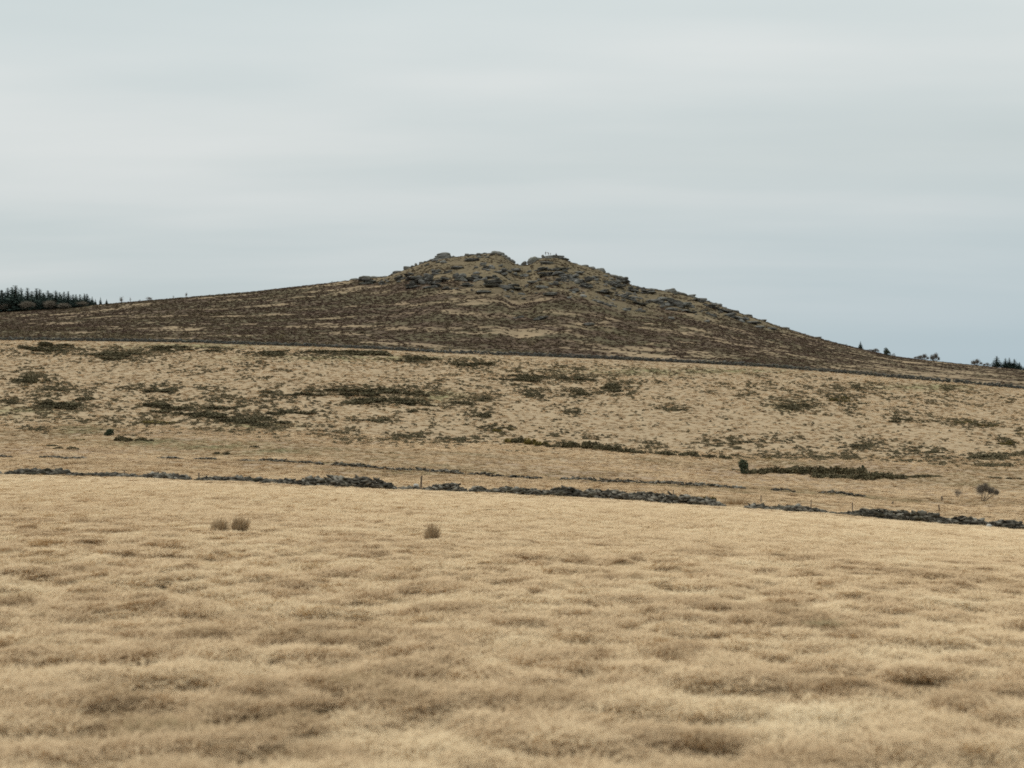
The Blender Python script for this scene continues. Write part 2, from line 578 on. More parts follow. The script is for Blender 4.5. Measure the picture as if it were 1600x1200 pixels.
def cover(x, y):
    """what grows at a ground point: (upper, summit, tan gap) weights; noise-broken edges"""
    u, d, th = bearing(x, y)
    h = base_h(u, d)
    v = 600 - F * h / np.maximum(d, 1)
    nz = fbm(x * 0.07, y * 0.02, 31, 4) - 0.5
    vup = np.interp(u, UG, V_UP); vsk = np.interp(u, UG, V_SKY)
    upper = sstep(397, 401, d)
    sdep = np.interp(u, S_DEPTH[:, 0], S_DEPTH[:, 1])
    summit = upper * sstep(1.25, 0.60, (v - vsk) / np.maximum(sdep, 1) + nz * 1.8) * sstep(2, 12, sdep)
    br = fbm(x * 0.09, y * 0.16, 47, 4)
    gap = np.clip(ell(u + 60 * nz, v + 9 * nz, TAN_GAPS) * sstep(0.38, 0.60, br) * 0.8 + 0.72 * sstep(0.60, 0.69, fbm(x * 0.045 + 5, y * 0.11, 41, 4)), 0, 1) * upper
    right = sstep(1250, 1600, u) * sstep(0.34, 0.54, fbm(x * 0.035, y * 0.09, 44, 4)) * sstep(600, 430, d)
    gap = np.maximum(gap, right * upper)
    return u, v, d, upper, summit, gap


def ground_colour(x, y):
    u, v, d, upper, summit, gap = cover(x, y)
    n1 = fbm(x * 0.045, y * 0.10, 51, 4); n2 = fbm(x * 0.5, y * 0.3, 55, 4)
    fore = np.array((0.40, 0.285, 0.165)); tanm = np.array((0.345, 0.255, 0.160)); pink = np.array((0.31, 0.222, 0.150))
    green = np.array((0.20, 0.185, 0.088)); heath = np.array((0.098, 0.068, 0.046)); oliv = np.array((0.100, 0.081, 0.048)); grs = np.array((0.145, 0.112, 0.066)); gapc = np.array((0.285, 0.208, 0.128))
    c = fore[None] * np.ones((len(x), 1))
    mid = sstep(80, 130, d)[:, None]
    c = c * (1 - mid) + tanm * mid
    pk = (sstep(0.45, 0.62, n1) * sstep(100, 140, d) * (1 - sstep(210, 250, d)) * 0.75)[:, None]
    c = c * (1 - pk) + pink * pk
    gw = (ell(u, v, GREEN_SPOTS) * sstep(0.3, 0.6, n2) * (1 - upper))[:, None] * 0.8
    c = c * (1 - gw) + green * gw
    g2 = (sstep(0.55, 0.75, fbm(x * 0.22, y * 0.22, 61, 3)) * (1 - sstep(12, 16, d)))[:, None] * 0.25
    c = c * (1 - g2) + green * g2
    hc = heath + (oliv - heath) * sstep(0.35, 0.65, n1)[:, None]
    up = upper[:, None]
    c = c * (1 - up) + hc * up
    gp = gap[:, None] * 0.95
    c = c * (1 - gp) + gapc * gp
    sm = summit[:, None] * (0.65 + 0.35 * n2[:, None])
    c = c * (1 - sm) + grs * sm
    return c


def build_ground():
    fine = np.radians(np.linspace(-23, 23, 561))
    th = np.concatenate([np.radians(np.linspace(-180, -24, 60)), fine, np.radians(np.linspace(24, 180, 60))[:-1]])
    r = np.concatenate([np.geomspace(1.5, 90, 520), np.arange(90.5, 230, 0.8), np.arange(231, 724, 1.15), np.geomspace(726, 4000, 40)])
    nt, nr = len(th), len(r)
    R, T = np.meshgrid(r, th, indexing='ij')
    lim = math.radians(24)
    R2 = R / np.cos(np.clip(T, -lim, lim))
    X = (R2 * np.sin(T)).ravel(); Y = (R2 * np.cos(T)).ravel()
    Z = ground(X, Y)
    V = np.stack([X, Y, Z], 1)
    V = np.concatenate([V, [[0, 0, float(ground(np.array([0.]), np.array([0.01]))[0])]]])
    C = ground_colour(V[:, 0], V[:, 1])
    i, j = np.meshgrid(np.arange(nr - 1), np.arange(nt), indexing='ij')
    j2 = (j + 1) % nt
    Q = np.stack([i * nt + j, i * nt + j2, (i + 1) * nt + j2, (i + 1) * nt + j], -1).reshape(-1, 4)[:, ::-1]
    jj = np.arange(nt)
    tri = np.stack([np.full(nt, nr * nt), (jj + 1) % nt, jj], 1)[:, ::-1]
    loops = np.concatenate([Q.ravel(), tri.ravel()]); counts = np.concatenate([np.full(len(Q), 4), np.full(nt, 3)])
    me = mesh_np('moor_ground', V, loops, counts, M_GROUND, True, C)
    o = link('moor_ground', me)
    if me.polygons[nr * 3].normal.z < 0:
        me.flip_normals()
    tag(o, 'tan moorland field rising to a dark heather covered hill with a rocky top', 'ground', kind='structure')


build_ground()

# ------------------------------------------------------------------ scattered cover (stuff)
def variants(name, meshes):
    c = bpy.data.collections.new(name)
    for k, me in enumerate(meshes):
        c.objects.link(bpy.data.objects.new('%s_%02d' % (name, k), me))
    return c


def scatter(name, label, cat, P, rot, scl, tint, coll, nvar, rng):
    n = len(P)
    me = mesh_np(name, P, [], [])
    def attr(nm, ty, data, key):
        a = me.attributes.new(nm, ty, 'POINT'); a.data.foreach_set(key, np.asarray(data, np.float32 if key != 'value' or ty == 'FLOAT' else np.int32).ravel())
    attr('rot', 'FLOAT_VECTOR', rot, 'vector'); attr('scl', 'FLOAT_VECTOR', scl, 'vector'); attr('tint', 'FLOAT', tint, 'value')
    attr('pick', 'INT', rng.integers(0, nvar, n), 'value')
    o = link(name, me)
    tag(o, label, cat, kind='stuff')
    g = bpy.data.node_groups.new(name + '_scatter', 'GeometryNodeTree')
    g.interface.new_socket('Geometry', in_out='INPUT', socket_type='NodeSocketGeometry')
    g.interface.new_socket('Geometry', in_out='OUTPUT', socket_type='NodeSocketGeometry')
    N = g.nodes; L = g.links
    gi = N.new('NodeGroupInput'); go = N.new('NodeGroupOutput')
    ip = N.new('GeometryNodeInstanceOnPoints'); ci = N.new('GeometryNodeCollectionInfo')
    ci.inputs['Collection'].default_value = coll
    ci.inputs['Separate Children'].default_value = True
    ci.inputs['Reset Children'].default_value = True
    ip.inputs['Pick Instance'].default_value = True
    def na(nm, ty):
        a = N.new('GeometryNodeInputNamedAttribute'); a.data_type = ty; a.inputs['Name'].default_value = nm
        return a.outputs['Attribute']
    L.new(gi.outputs[0], ip.inputs['Points']); L.new(ci.outputs[0], ip.inputs['Instance'])
    L.new(na('pick', 'INT'), ip.inputs['Instance Index'])
    er = N.new('FunctionNodeEulerToRotation'); L.new(na('rot', 'FLOAT_VECTOR'), er.inputs[0])
    L.new(er.outputs[0], ip.inputs['Rotation'])
    L.new(na('scl', 'FLOAT_VECTOR'), ip.inputs['Scale'])
    L.new(ip.outputs[0], go.inputs[0])
    md = o.modifiers.new('scatter', 'NODES'); md.node_group = g
    return o


def tuft_mesh(seed, blades, length, width, spread, lift, lean, segs=4):
    """grass blades that rise and flop over; lean = common wind direction weight"""
    rng = np.random.default_rng(seed)
    n = blades
    az = rng.uniform(0, 2 * math.pi, n)
    r0 = spread * np.sqrt(rng.uniform(0, 1, n)); a0 = rng.uniform(0, 2 * math.pi, n)
    base = np.stack([r0 * np.cos(a0), r0 * np.sin(a0), np.zeros(n) - 0.03], 1)
    dx = np.cos(az) * (1 - lean) + lean; dy = np.sin(az) * (1 - lean) + 0.15 * lean
    hd = np.stack([dx, dy], 1); hd /= np.linalg.norm(hd, axis=1)[:, None]
    L = length * rng.uniform(0.55, 1.25, n)
    e0 = np.radians(rng.normal(lift, 14, n)); e1 = np.radians(rng.normal(-28, 16, n))
    side = np.stack([-hd[:, 1], hd[:, 0], rng.normal(0, 0.5, n)], 1); side /= np.linalg.norm(side, axis=1)[:, None]
    pts = [base]; p = base.copy()
    for k in range(segs):
        e = e0 + (e1 - e0) * ((k + 0.3) / segs)
        st = L / segs
        p = p + np.stack([hd[:, 0] * np.cos(e) * st, hd[:, 1] * np.cos(e) * st, np.sin(e) * st], 1)
        p[:, 2] = np.maximum(p[:, 2], 0.0 + 0.04 * rng.random(n))
        pts.append(p.copy())
    V = []
    for k, q in enumerate(pts):
        wd = width * (1 - 0.8 * k / segs)
        V.append(q - side * wd / 2); V.append(q + side * wd / 2)
    V = np.stack(V, 1)                       # (n, 2*(segs+1), 3)
    idx = np.arange(n)[:, None, None] * (2 * (segs + 1))
    f = np.array([[2 * k, 2 * k + 1, 2 * k + 3, 2 * k + 2] for k in range(segs)])[None]
    return mesh_np('grass_tuft', V.reshape(-1, 3), (idx + f).ravel(), np.full(n * segs, 4), M_GRASS)


def fan(rng, d0, d1, dens, half=0.50):
    """random points of even density in the wedge in front of the camera"""
    area = half * (d1 * d1 - d0 * d0)
    n = int(area * dens)
    d = np.sqrt(rng.uniform(d0 * d0, d1 * d1, n))
    x = rng.uniform(-half, half, n) * d
    return x, d


rng = np.random.default_rng(7)
MAT_TUFTS = [tuft_mesh(100 + k, 150, 0.19, 0.008, 0.22, 28, 0.45) for k in range(5)]
HUM_TUFTS = [tuft_mesh(200 + k, 260, 0.27, 0.008, 0.17, 52, 0.25) for k in range(4)]
FAR_TUFTS = [tuft_mesh(300 + k, 60, 0.42, 0.030, 0.32, 48, 0.20, 3) for k in range(4)]
ALL_TUFTS = variants('grass_tuft', MAT_TUFTS)
HUM_COLL = variants('grass_tussock', HUM_TUFTS)
FAR_COLL = variants('field_grass', FAR_TUFTS)


def straw_tint(x, y, d, base=0.70):
    big = fbm(x * 0.16, y * 0.16, 71, 3); sm = fbm(x * 0.9, y * 0.9, 75, 3)
    t = base + 0.03 + (big - 0.5) * 0.16 + (sm - 0.5) * 0.38
    t = t - 0.24 * domes(x, y) * sstep(0.38, 0.62, fbm(x * 0.6, y * 0.6, 78, 2)) * (1 - 0.5 * sstep(30, 60, d))
    gr = sstep(0.54, 0.74, fbm(x * 0.45, y * 0.6, 61, 4)) * (1 - sstep(11, 14, d)) * sstep(9.6, 10.6, d)
    return np.clip(t * (1 - 0.40 * gr), 0, 1)


# carpet of flopped dry grass
xs, ys = [], []
for d0, d1, de in ((3.5, 15, 75), (15, 24, 50), (24, 48, 24), (48, 98, 9)):
    x, y = fan(rng, d0, d1, de); xs.append(x); ys.append(y)
x = np.concatenate(xs); y = np.concatenate(ys); n = len(x)
vb = np.interp(800 + F * x / y, UG, V_NEAR)
keep = y < 91
x, y = x[keep], y[keep]; n = len(x)
s = rng.uniform(0.7, 1.3, n) * (1 + 0.15 * sstep(22, 60, y)); low = 1 - 0.5 * sstep(70, 84, y)
scatter('dry_grass', 'pale dry moor grass lying flopped over the foreground field', 'grass', np.stack([x, y, ground(x, y)], 1),
        np.stack([rng.normal(0, 0.08, n), rng.normal(0, 0.08, n), rng.normal(0, 0.7, n)], 1), np.stack([s, s, s * rng.uniform(0.5, 1.0, n) * low], 1), straw_tint(x, y, y), ALL_TUFTS, 5, rng)
# hummocky tussocks, browner
xs, ys = [], []
for d0, d1, de in ((5, 30, 2.0), (30, 60, 1.3), (60, 84, 0.5)):
    x, y = fan(rng, d0, d1, de); xs.append(x); ys.append(y)
x = np.concatenate(xs); y = np.concatenate(ys)
keep = (fbm(x * 0.25, y * 0.2, 81, 3) + 0.22 * (1 - sstep(20, 50, y)) > rng.uniform(0.30, 0.85, len(x))) & (y < 84) & (domes(x, y) > 0.25)
x, y = x[keep], y[keep]; n = len(x)
s = 0.42 + 0.58 * rng.random(n) ** 1.8
s = s * (1 - 0.30 * sstep(35, 75, y))
scatter('grass_tussocks', 'browner rounded tussocks of grass standing out of the pale field', 'grass', np.stack([x, y, ground(x, y)], 1),
        np.stack([rng.normal(0, 0.1, n), rng.normal(0, 0.1, n), rng.normal(0, 0.8, n)], 1), np.stack([s * 1.15, s * 1.15, s * rng.uniform(0.6, 0.95, n)], 1), np.clip(straw_tint(x, y, y, 0.66) + rng.normal(0, 0.08, n), 0, 1), HUM_COLL, 4, rng)
# grass of the middle field
xs, ys = [], []
for d0, d1, de in ((90, 150, 2.8), (150, 240, 1.7), (240, 398, 0.7)):
    x, y = fan(rng, d0, d1, de, 0.44); xs.append(x); ys.append(y)
x = np.concatenate(xs); y = np.concatenate(ys); n = len(x)
u, v, d, upper, summit, gap = cover(x, y)
gw = ell(u, v, GREEN_SPOTS)
t = 0.53 + (fbm(x * 0.12, y * 0.20, 85, 5, 0.7) - 0.5) * 0.6 - 0.16 * sstep(0.42, 0.6, fbm(x * 0.03, y * 0.03, 86, 3)) * sstep(100, 140, y) * (1 - sstep(215, 250, y)) - 0.42 * gw * rng.uniform(0.4, 1, n)
s = rng.uniform(0.5, 1.25, n) * (1 + 0.4 * sstep(150, 300, y)) * (0.55 + 0.45 * sstep(92, 105, y))
scatter('field_grass', 'tan rough grass covering the slope between the stone walls', 'grass', np.stack([x, y, ground(x, y)], 1),
        np.stack([rng.normal(0, 0.1, n), rng.normal(0, 0.1, n), rng.uniform(0, 6.28, n)], 1), np.stack([s, s, s * 0.6], 1), np.clip(t, 0, 1), FAR_COLL, 4, rng)


def clump_mesh(seed, n, leaf, mat, name, flat=0.55):
    r = np.random.default_rng(seed)
    v = r.normal(size=(n, 3)); v /= np.linalg.norm(v, axis=1)[:, None]; v[:, 2] = np.abs(v[:, 2])
    lump = 0.75 + 0.35 * r.random(6)
    ang = np.arctan2(v[:, 1], v[:, 0])
    rad = 0.5 * (0.8 + 0.2 * np.sin(ang * 2 + seed) + 0.14 * np.sin(ang * 5 + 2 * seed)) * r.uniform(0.55, 1.0, n) ** 0.5
    P = v * rad[:, None]; P[:, 2] *= flat * 2 * 0.9
    Q = leaf_quads(r, P, leaf, 0.7)
    return quads(name, Q, mat)


HEA = variants('heather_clump', [clump_mesh(400 + k, 70, 0.17, M_HEATHER, 'heather_clump') for k in range(5)])
SCR = variants('scrub_clump', [clump_mesh(420 + k, 90, 0.15, M_SCRUB, 'scrub_clump') for k in range(5)])
# heather over the upper hill
x, y = fan(rng, 399, 712, 0.55, 0.43)
u, v, d, upper, summit, gap = cover(x, y)
pr = (1 - 0.93 * gap) * (1 - 0.80 * summit * sstep(0.36, 0.52, fbm(x * 0.06, y * 0.10, 93, 4)))
pr = pr * (1 - 0.55 * sstep(1150, 1500, u) * sstep(640, 450, d) * sstep(0.30, 0.52, fbm(x * 0.035, y * 0.09, 94, 4)))
keep = (rng.random(len(x)) < pr) & (d > 400)
x, y, u, v, d, summit, gap = (a[keep] for a in (x, y, u, v, d, summit, gap)); n = len(x)
t = np.clip(0.28 + (fbm(x * 0.03, y * 0.08, 91, 5, 0.65) - 0.5) * 1.0 + 0.22 * sstep(540, 420, d) * rng.random(n) + 0.20 * summit + 0.15 * sstep(700, 200, u) + rng.normal(0, 0.19, n), 0, 1)
s = rng.uniform(0.7, 1.7, n)
scatter('heather', 'dark brown heather covering the upper hillside', 'heather', np.stack([x, y, ground(x, y) - 0.05], 1),
        np.stack([rng.normal(0, 0.1, n), rng.normal(0, 0.1, n), rng.uniform(0, 6.28, n)], 1), np.stack([s * 1.25, s, s * rng.uniform(0.32, 0.62, n) * (1 - 0.35 * sstep(1100, 1450, u))], 1), t, HEA, 5, rng)

# patches of gorse on the middle slope: centre, half width, half height in picture terms, flag y = flowering, name of the place
PATCHES = [(70, 541, 52, 7, ''), (185, 550, 52, 9, ''), (270, 543, 40, 6, ''), (330, 545, 22, 4, ''), (50, 590, 26, 8, ''), (85, 630, 42, 7, ''), (10, 626, 22, 4, ''), (125, 622, 20, 4, ''),
           (260, 608, 42, 4, ''), (90, 607, 24, 3, ''), (250, 636, 40, 7, ''), (330, 640, 48, 11, ''), (385, 654, 36, 8, ''), (225, 659, 40, 2.5, 'y'), 
           (115, 686, 13, 3, 'y'), (75, 697, 16, 2.5, ''), (160, 698, 10, 2.5, ''), (398, 698, 8, 2, ''), (50, 668, 16, 4, ''),
           (430, 552, 44, 4, ''), (540, 550, 60, 6, ''), (650, 560, 36, 6, ''), (735, 568, 36, 5, ''), (825, 588, 34, 9, ''), (565, 611, 66, 6, ''), (580, 625, 55, 5, ''), (480, 612, 40, 4, ''),
           (420, 612, 14, 4, ''), (650, 615, 26, 5, ''), (640, 628, 40, 5, ''), (712, 630, 26, 4, ''), (750, 625, 20, 4, ''), (650, 642, 20, 3, ''), (755, 647, 20, 5, ''), (450, 644, 40, 4, ''),
           (420, 660, 32, 5, ''), (590, 655, 40, 3, ''), (640, 681, 24, 3, ''), (720, 686, 32, 3.5, ''), (775, 670, 14, 4, 'y'), (795, 668, 8, 4, 'y'), (900, 591, 40, 4, ''), (965, 602, 25, 8, ''),
           (905, 613, 15, 5, ''), (890, 643, 14, 4, ''), (875, 574, 8, 2, 'y'), (905, 577, 8, 2.5, 'y'), (1055, 637, 25, 3, ''), (830, 616, 20, 4, ''),
           
           (1195, 717, 12, 2.5, 'y'), (1225, 713, 26, 3, ''), (1275, 714, 18, 3, ''), (1326, 715, 9, 3, ''), (1415, 720, 22, 1.5, ''), (1463, 723, 15, 2, ''), (1550, 713, 50, 4, ''), (1555, 726, 30, 2, ''),
           (1570, 748, 24, 1.5, ''), (1540, 664, 18, 3, 'y'), (1570, 691, 18, 4, 'y'), (1310, 623, 18, 5, 'y'), (1240, 635, 26, 6, ''), (1400, 657, 24, 4, ''), (1440, 704, 20, 4, ''),
           (1500, 660, 14, 3, 'y'), (1596, 676, 8, 3, 'y'), (1030, 597, 8, 2, ''), (1330, 605, 30, 2, ''), (1490, 606, 16, 3, ''), (1577, 627, 6, 2, ''), (1150, 690, 30, 3, ''), (1350, 693, 28, 3, '')]
# low scrub and heather tussocks over the middle slope
xs, ys = [], []
x, y = fan(rng, 185, 398, 2.0, 0.43)
u, d, th = bearing(x, y)
v = 600 - F * base_h(u, d) / d
pw = ell(u, v, [(a, b, c * 1.5, e * 1.9) for a, b, c, e, f in PATCHES])
sp = sstep(0.45, 0.60, fbm(x * 0.42, y * 0.2, 95, 4)) * (0.12 + 0.88 * sstep(0.40, 0.58, fbm(x * 0.035, y * 0.05, 97, 4)))
lower = np.interp(u, [0, 400, 800, 1100, 1600], [672, 684, 706, 716, 735])
clear = sstep(3, 14, v - np.interp(u, UG, V_UP)) * sstep(6, -10, v - lower)
br = fbm(x * 0.35, y * 0.12, 96, 3)
pr = np.clip(0.80 * pw * sstep(0.34, 0.58, br) + 0.80 * sp + 0.02, 0, 0.9) * clear
keep = rng.random(len(x)) < pr
x, y, pw, u = x[keep], y[keep], pw[keep], u[keep]; n = len(x)
s = rng.uniform(0.35, 0.95, n) * (1 + 0.35 * pw)
t = np.clip(rng.normal(0.38, 0.2, n) + (fbm(x * 0.05, y * 0.05, 99, 3) - 0.5) * 0.8, 0, 1)
scatter('low_scrub', 'low dark tussocks of heather and scrub dotted over the tan slope', 'scrub', np.stack([x, y, ground(x, y) - 0.05], 1),
        np.stack([rng.normal(0, 0.1, n), rng.normal(0, 0.1, n), rng.uniform(0, 6.28, n)], 1), np.stack([s * 1.3, s, s * rng.uniform(0.5, 0.9, n)], 1), t, SCR, 5, rng)


# ------------------------------------------------------------------ gorse bushes, one object each
def bush_mesh(seed, n, mat, leaf=0.16, name='gorse_bush', lobes=7):
    """mound about 2 wide, 1.3 deep and 1 high made of many small sprays"""
    r = np.random.default_rng(seed)
    C = np.stack([r.uniform(-0.75, 0.75, lobes), r.uniform(-0.4, 0.4, lobes), r.uniform(0.05, 0.22, lobes)], 1)
    R = np.stack([r.uniform(0.28, 0.5, lobes), r.uniform(0.28, 0.48, lobes), r.uniform(0.35, 0.72, lobes)], 1)
    k = r.integers(0, lobes, n)
    v = r.normal(size=(n, 3)); v /= np.linalg.norm(v, axis=1)[:, None]; v[:, 2] = np.abs(v[:, 2])
    P = C[k] + v * R[k] * (r.uniform(0.35, 1.0, n) ** 0.45)[:, None]
    P[:, 2] = np.maximum(P[:, 2], 0)
    return quads(name, leaf_quads(r, P, leaf, 0.65), mat)


BUSH = [bush_mesh(500 + k, 620, M_GORSE) for k in range(5)]
BUSH_Y = [bush_mesh(520 + k, 620, M_GORSE_Y) for k in range(3)]


def place_label(px, py, fl):
    side = 'left' if px < 500 else 'middle' if px < 1000 else 'right'
    if fl: return {'left': 'yellowish flowering gorse bush low on the left of the tan slope', 'middle': 'yellow tinged flowering gorse bush on the middle of the tan slope',
                   'right': 'olive yellow flowering gorse bush on the right of the tan slope'}[side]
    if py < 575: return {'left': 'dark low gorse bush just below the upper wall on the left', 'middle': 'dark low gorse bush just below the upper wall in the middle', 'right': 'small dark gorse bush below the upper wall on the right'}[side]
    if py > 683 and px < 500: return 'dark gorse bush lying low on the smooth ground at left of the valley'
    if py > 683 and px < 1140: return 'dark gorse bush in the row along the foot of the tan slope'
    if py > 683: return 'dark gorse bush at the foot of the slope right of the upright bush'
    return {'left': 'dark gorse bush in the broken patches on the left of the tan slope', 'middle': 'dark gorse bush in the broad patches at the centre of the tan slope', 'right': 'scattered dark gorse bush on the open right of the tan slope'}[side]


rb = random.Random(11)
for (cx, cy, rx, ry, fl) in PATCHES:
    k = max(1, min(7, int(round(rx * ry / 55.0)) + 1))
    for q in range(k):
        for tries in range(20):
            a, b = rb.uniform(-1, 1), rb.uniform(-1, 1)
            if a * a + b * b <= 1: break
        f = 0.78 if k > 1 else 0.0
        ppx, ppy = cx + a * rx * f, cy + ry * 0.55 + b * ry * f * 0.9
        x, y, z = at(ppx, ppy)
        wid = (rx if k == 1 else min(rx * rb.uniform(0.30, 0.55), 24) + 3) / F * y
        hgt = min(max(ry * 1.25 / F * y, 0.38), 0.95) * rb.uniform(0.75, 1.2)
        o = link('gorse_bush', rb.choice(BUSH_Y if fl else BUSH))
        o.location = (x, y, z - 0.06)
        o.scale = (wid, min(wid * 1.1, 2.6), hgt)
        o.rotation_euler = (0, 0, rb.uniform(-0.25, 0.25) + rb.choice((0, math.pi)))
        tag(o, place_label(ppx, ppy, fl), 'gorse bush', 'gorse bushes on the tan slope')
# the long dense thicket on the right
for (ppx, ppy, wpx, hpx) in [(1192, 739, 17, 10), (1215, 740, 22, 12), (1238, 741, 22, 14), (1262, 742, 24, 14), (1286, 743, 22, 15), (1310, 743, 22, 15), (1332, 743, 18, 14), (1346, 742, 9, 14),
                             (1300, 747, 22, 10), (1330, 749, 24, 10), (1358, 750, 22, 13), (1378, 750, 22, 13), (1400, 749, 18, 10), (1420, 748, 18, 7), (1444, 747, 18, 7), (1464, 746, 15, 4), (1205, 737, 16, 9), (1228, 738, 18, 11), (1252, 738, 20, 12), (1275, 740, 20, 13), (1298, 740, 20, 13), (1320, 741, 18, 12), (1280, 747, 18, 9), (1312, 748, 20, 10), (1344, 751, 18, 12), (1366, 750, 16, 13), (1390, 750, 16, 10), (1178, 739, 14, 9), (1186, 740, 14, 10), (1170, 740, 12, 8), (1146, 735, 12, 4)]:
    x, y, z = at(ppx, ppy)
    o = link('gorse_bush', rb.choice(BUSH)); o.location = (x, y, z - 0.08)
    o.scale = (wpx / F * y * rb.uniform(0.7, 1.0), 1.7, hpx / F * y * rb.uniform(0.95, 1.3)); o.rotation_euler = (0, 0, rb.choice((0, math.pi)) + rb.uniform(-0.3, 0.3))
    tag(o, 'dark olive gorse bush packed into the long dense thicket beside the upright dark bush', 'gorse bush', 'gorse bushes of the long thicket')


# the row of gorse along the foot of the slope, and low clumps on the left valley floor
ROW = [(797, 692, 14, 9), (812, 693, 18, 14), (830, 695, 16, 12), (848, 698, 16, 8), (866, 700, 14, 6), (884, 701, 14, 12), (902, 702, 20, 16), (922, 703, 18, 15), (940, 705, 16, 12), (958, 707, 18, 11), (978, 709, 16, 10), (1000, 710, 12, 7),
       (1012, 710, 9, 6), (1035, 712, 14, 8), (1055, 713, 14, 8), (1078, 713, 14, 9), (1098, 715, 12, 6), (1118, 717, 16, 9), (1138, 718, 12, 7)]
LOWL = [(188, 690, 18, 11), (212, 691, 20, 10), (231, 691, 10, 6), (112, 705, 14, 7), (92, 703, 10, 5), (347, 709, 14, 7)]
for k, (ppx, ppy, wpx, hpx) in enumerate(ROW + LOWL):
    x, y, z = at(ppx, ppy)
    o = link('gorse_bush', BUSH_Y[0] if k in (0, 2, 3) else rb.choice(BUSH)); o.location = (x, y, z - 0.08)
    o.scale = (wpx / F * y * 0.95, 1.6, hpx / F * y * 1.15); o.rotation_euler = (0, 0, rb.choice((0, math.pi)) + rb.uniform(-0.3, 0.3))
    lab = ('yellow tinged gorse bush at the left end of the row below the slope' if k in (0, 2, 3) else 'dark gorse bush in the continuous row along the foot of the tan slope' if k < len(ROW)
           else 'low wide dark gorse bush beside the round dark bush at left' if k < len(ROW) + 3 else 'small dark gorse bush alone on smooth pale ground at left')
    tag(o, lab, 'gorse bush', 'gorse bushes of the foot row' if k < len(ROW) else 'gorse bushes of the left valley floor')


def named_bush(name, ppx, ppy, wpx, hpx, mat, label, cat, seed, trunk=True):
    """a bush with a short stem and a leafy crown"""
    x, y, z = at(ppx, ppy); m_ = y / F
    W, H = wpx * m_, hpx * m_
    t_ = empty(name, (x, y, z - 0.03)); tag(t_, label, cat)
    r = np.random.default_rng(seed); n = 900
    v = r.normal(size=(n, 3)); v /= np.linalg.norm(v, axis=1)[:, None]
    lob = np.stack([r.uniform(-0.4, 0.4, 6) * W, r.uniform(-0.4, 0.4, 6) * W, r.uniform(0.18, 0.72, 6) * H], 1)
    k = r.integers(0, 6, n)
    P = lob[k] + v * np.array([W * 0.5, W * 0.5, H * 0.3]) * (r.uniform(0.3, 1, n) ** 0.4)[:, None]
    P[:, 2] = np.clip(P[:, 2], 0.02, H)
    link('crown', quads('crown', leaf_quads(r, P, max(0.12, W * 0.16)), mat), t_)
    b = Bag(); b.add(*tube([(0, 0, -0.1), (0.02, 0, H * 0.25), (0, 0.02, H * 0.6)], [W * 0.1, W * 0.08, W * 0.04]))
    link('trunk', b.mesh('trunk', M_BARK, True), t_)
    return t_


named_bush('evergreen_bush', 1160, 740, 14, 25, M_DARKBUSH, 'upright dark green bush standing alone at the left end of the long gorse thicket', 'bush', 601)
named_bush('small_bush', 1349, 737, 4, 10, M_DARKBUSH, 'small upright dark bush poking above the right end of the long gorse thicket', 'bush', 602)
named_bush('rounded_bush', 169, 680, 11, 12, M_DARKBUSH, 'round dark bush standing above low gorse on the green patch at left', 'bush', 603)
named_bush('rounded_bush', 71, 541, 14, 11, M_GORSE, 'tall dark brown bush just under the far left end of the upper wall', 'bush', 604)


# ------------------------------------------------------------------ stones and walls
def ico(sub):
    bm = bmesh.new(); bmesh.ops.create_icosphere(bm, subdivisions=sub, radius=1.0)
    V = np.array([v.co[:] for v in bm.verts]); Fc = np.array([[v.index for v in f.verts] for f in bm.faces])
    bm.free(); return V, Fc


ICO1, ICO2, ICO3, ICO4 = ico(1), ico(2), ico(3), ico(4)


def stones(name, rng, P, S, R, mat, base=ICO1, block=0.48, jit=0.11):
    V0, F0 = base
    n = len(P); nv = len(V0)
    B = np.sign(V0) * np.abs(V0) ** block
    B = B / np.abs(B).max()
    V = B[None] * (1 + rng.normal(0, jit, (n, nv, 1))) + rng.normal(0, jit * 0.5, (n, nv, 3))
    V = V * S[:, None, :]
    V = np.einsum('nij,nvj->nvi', R, V) + P[:, None, :]
    fl = (F0[None] + (np.arange(n) * nv)[:, None, None]).reshape(-1)
    return mesh_np(name, V.reshape(-1, 3), fl, np.full(n * len(F0), 3), mat)


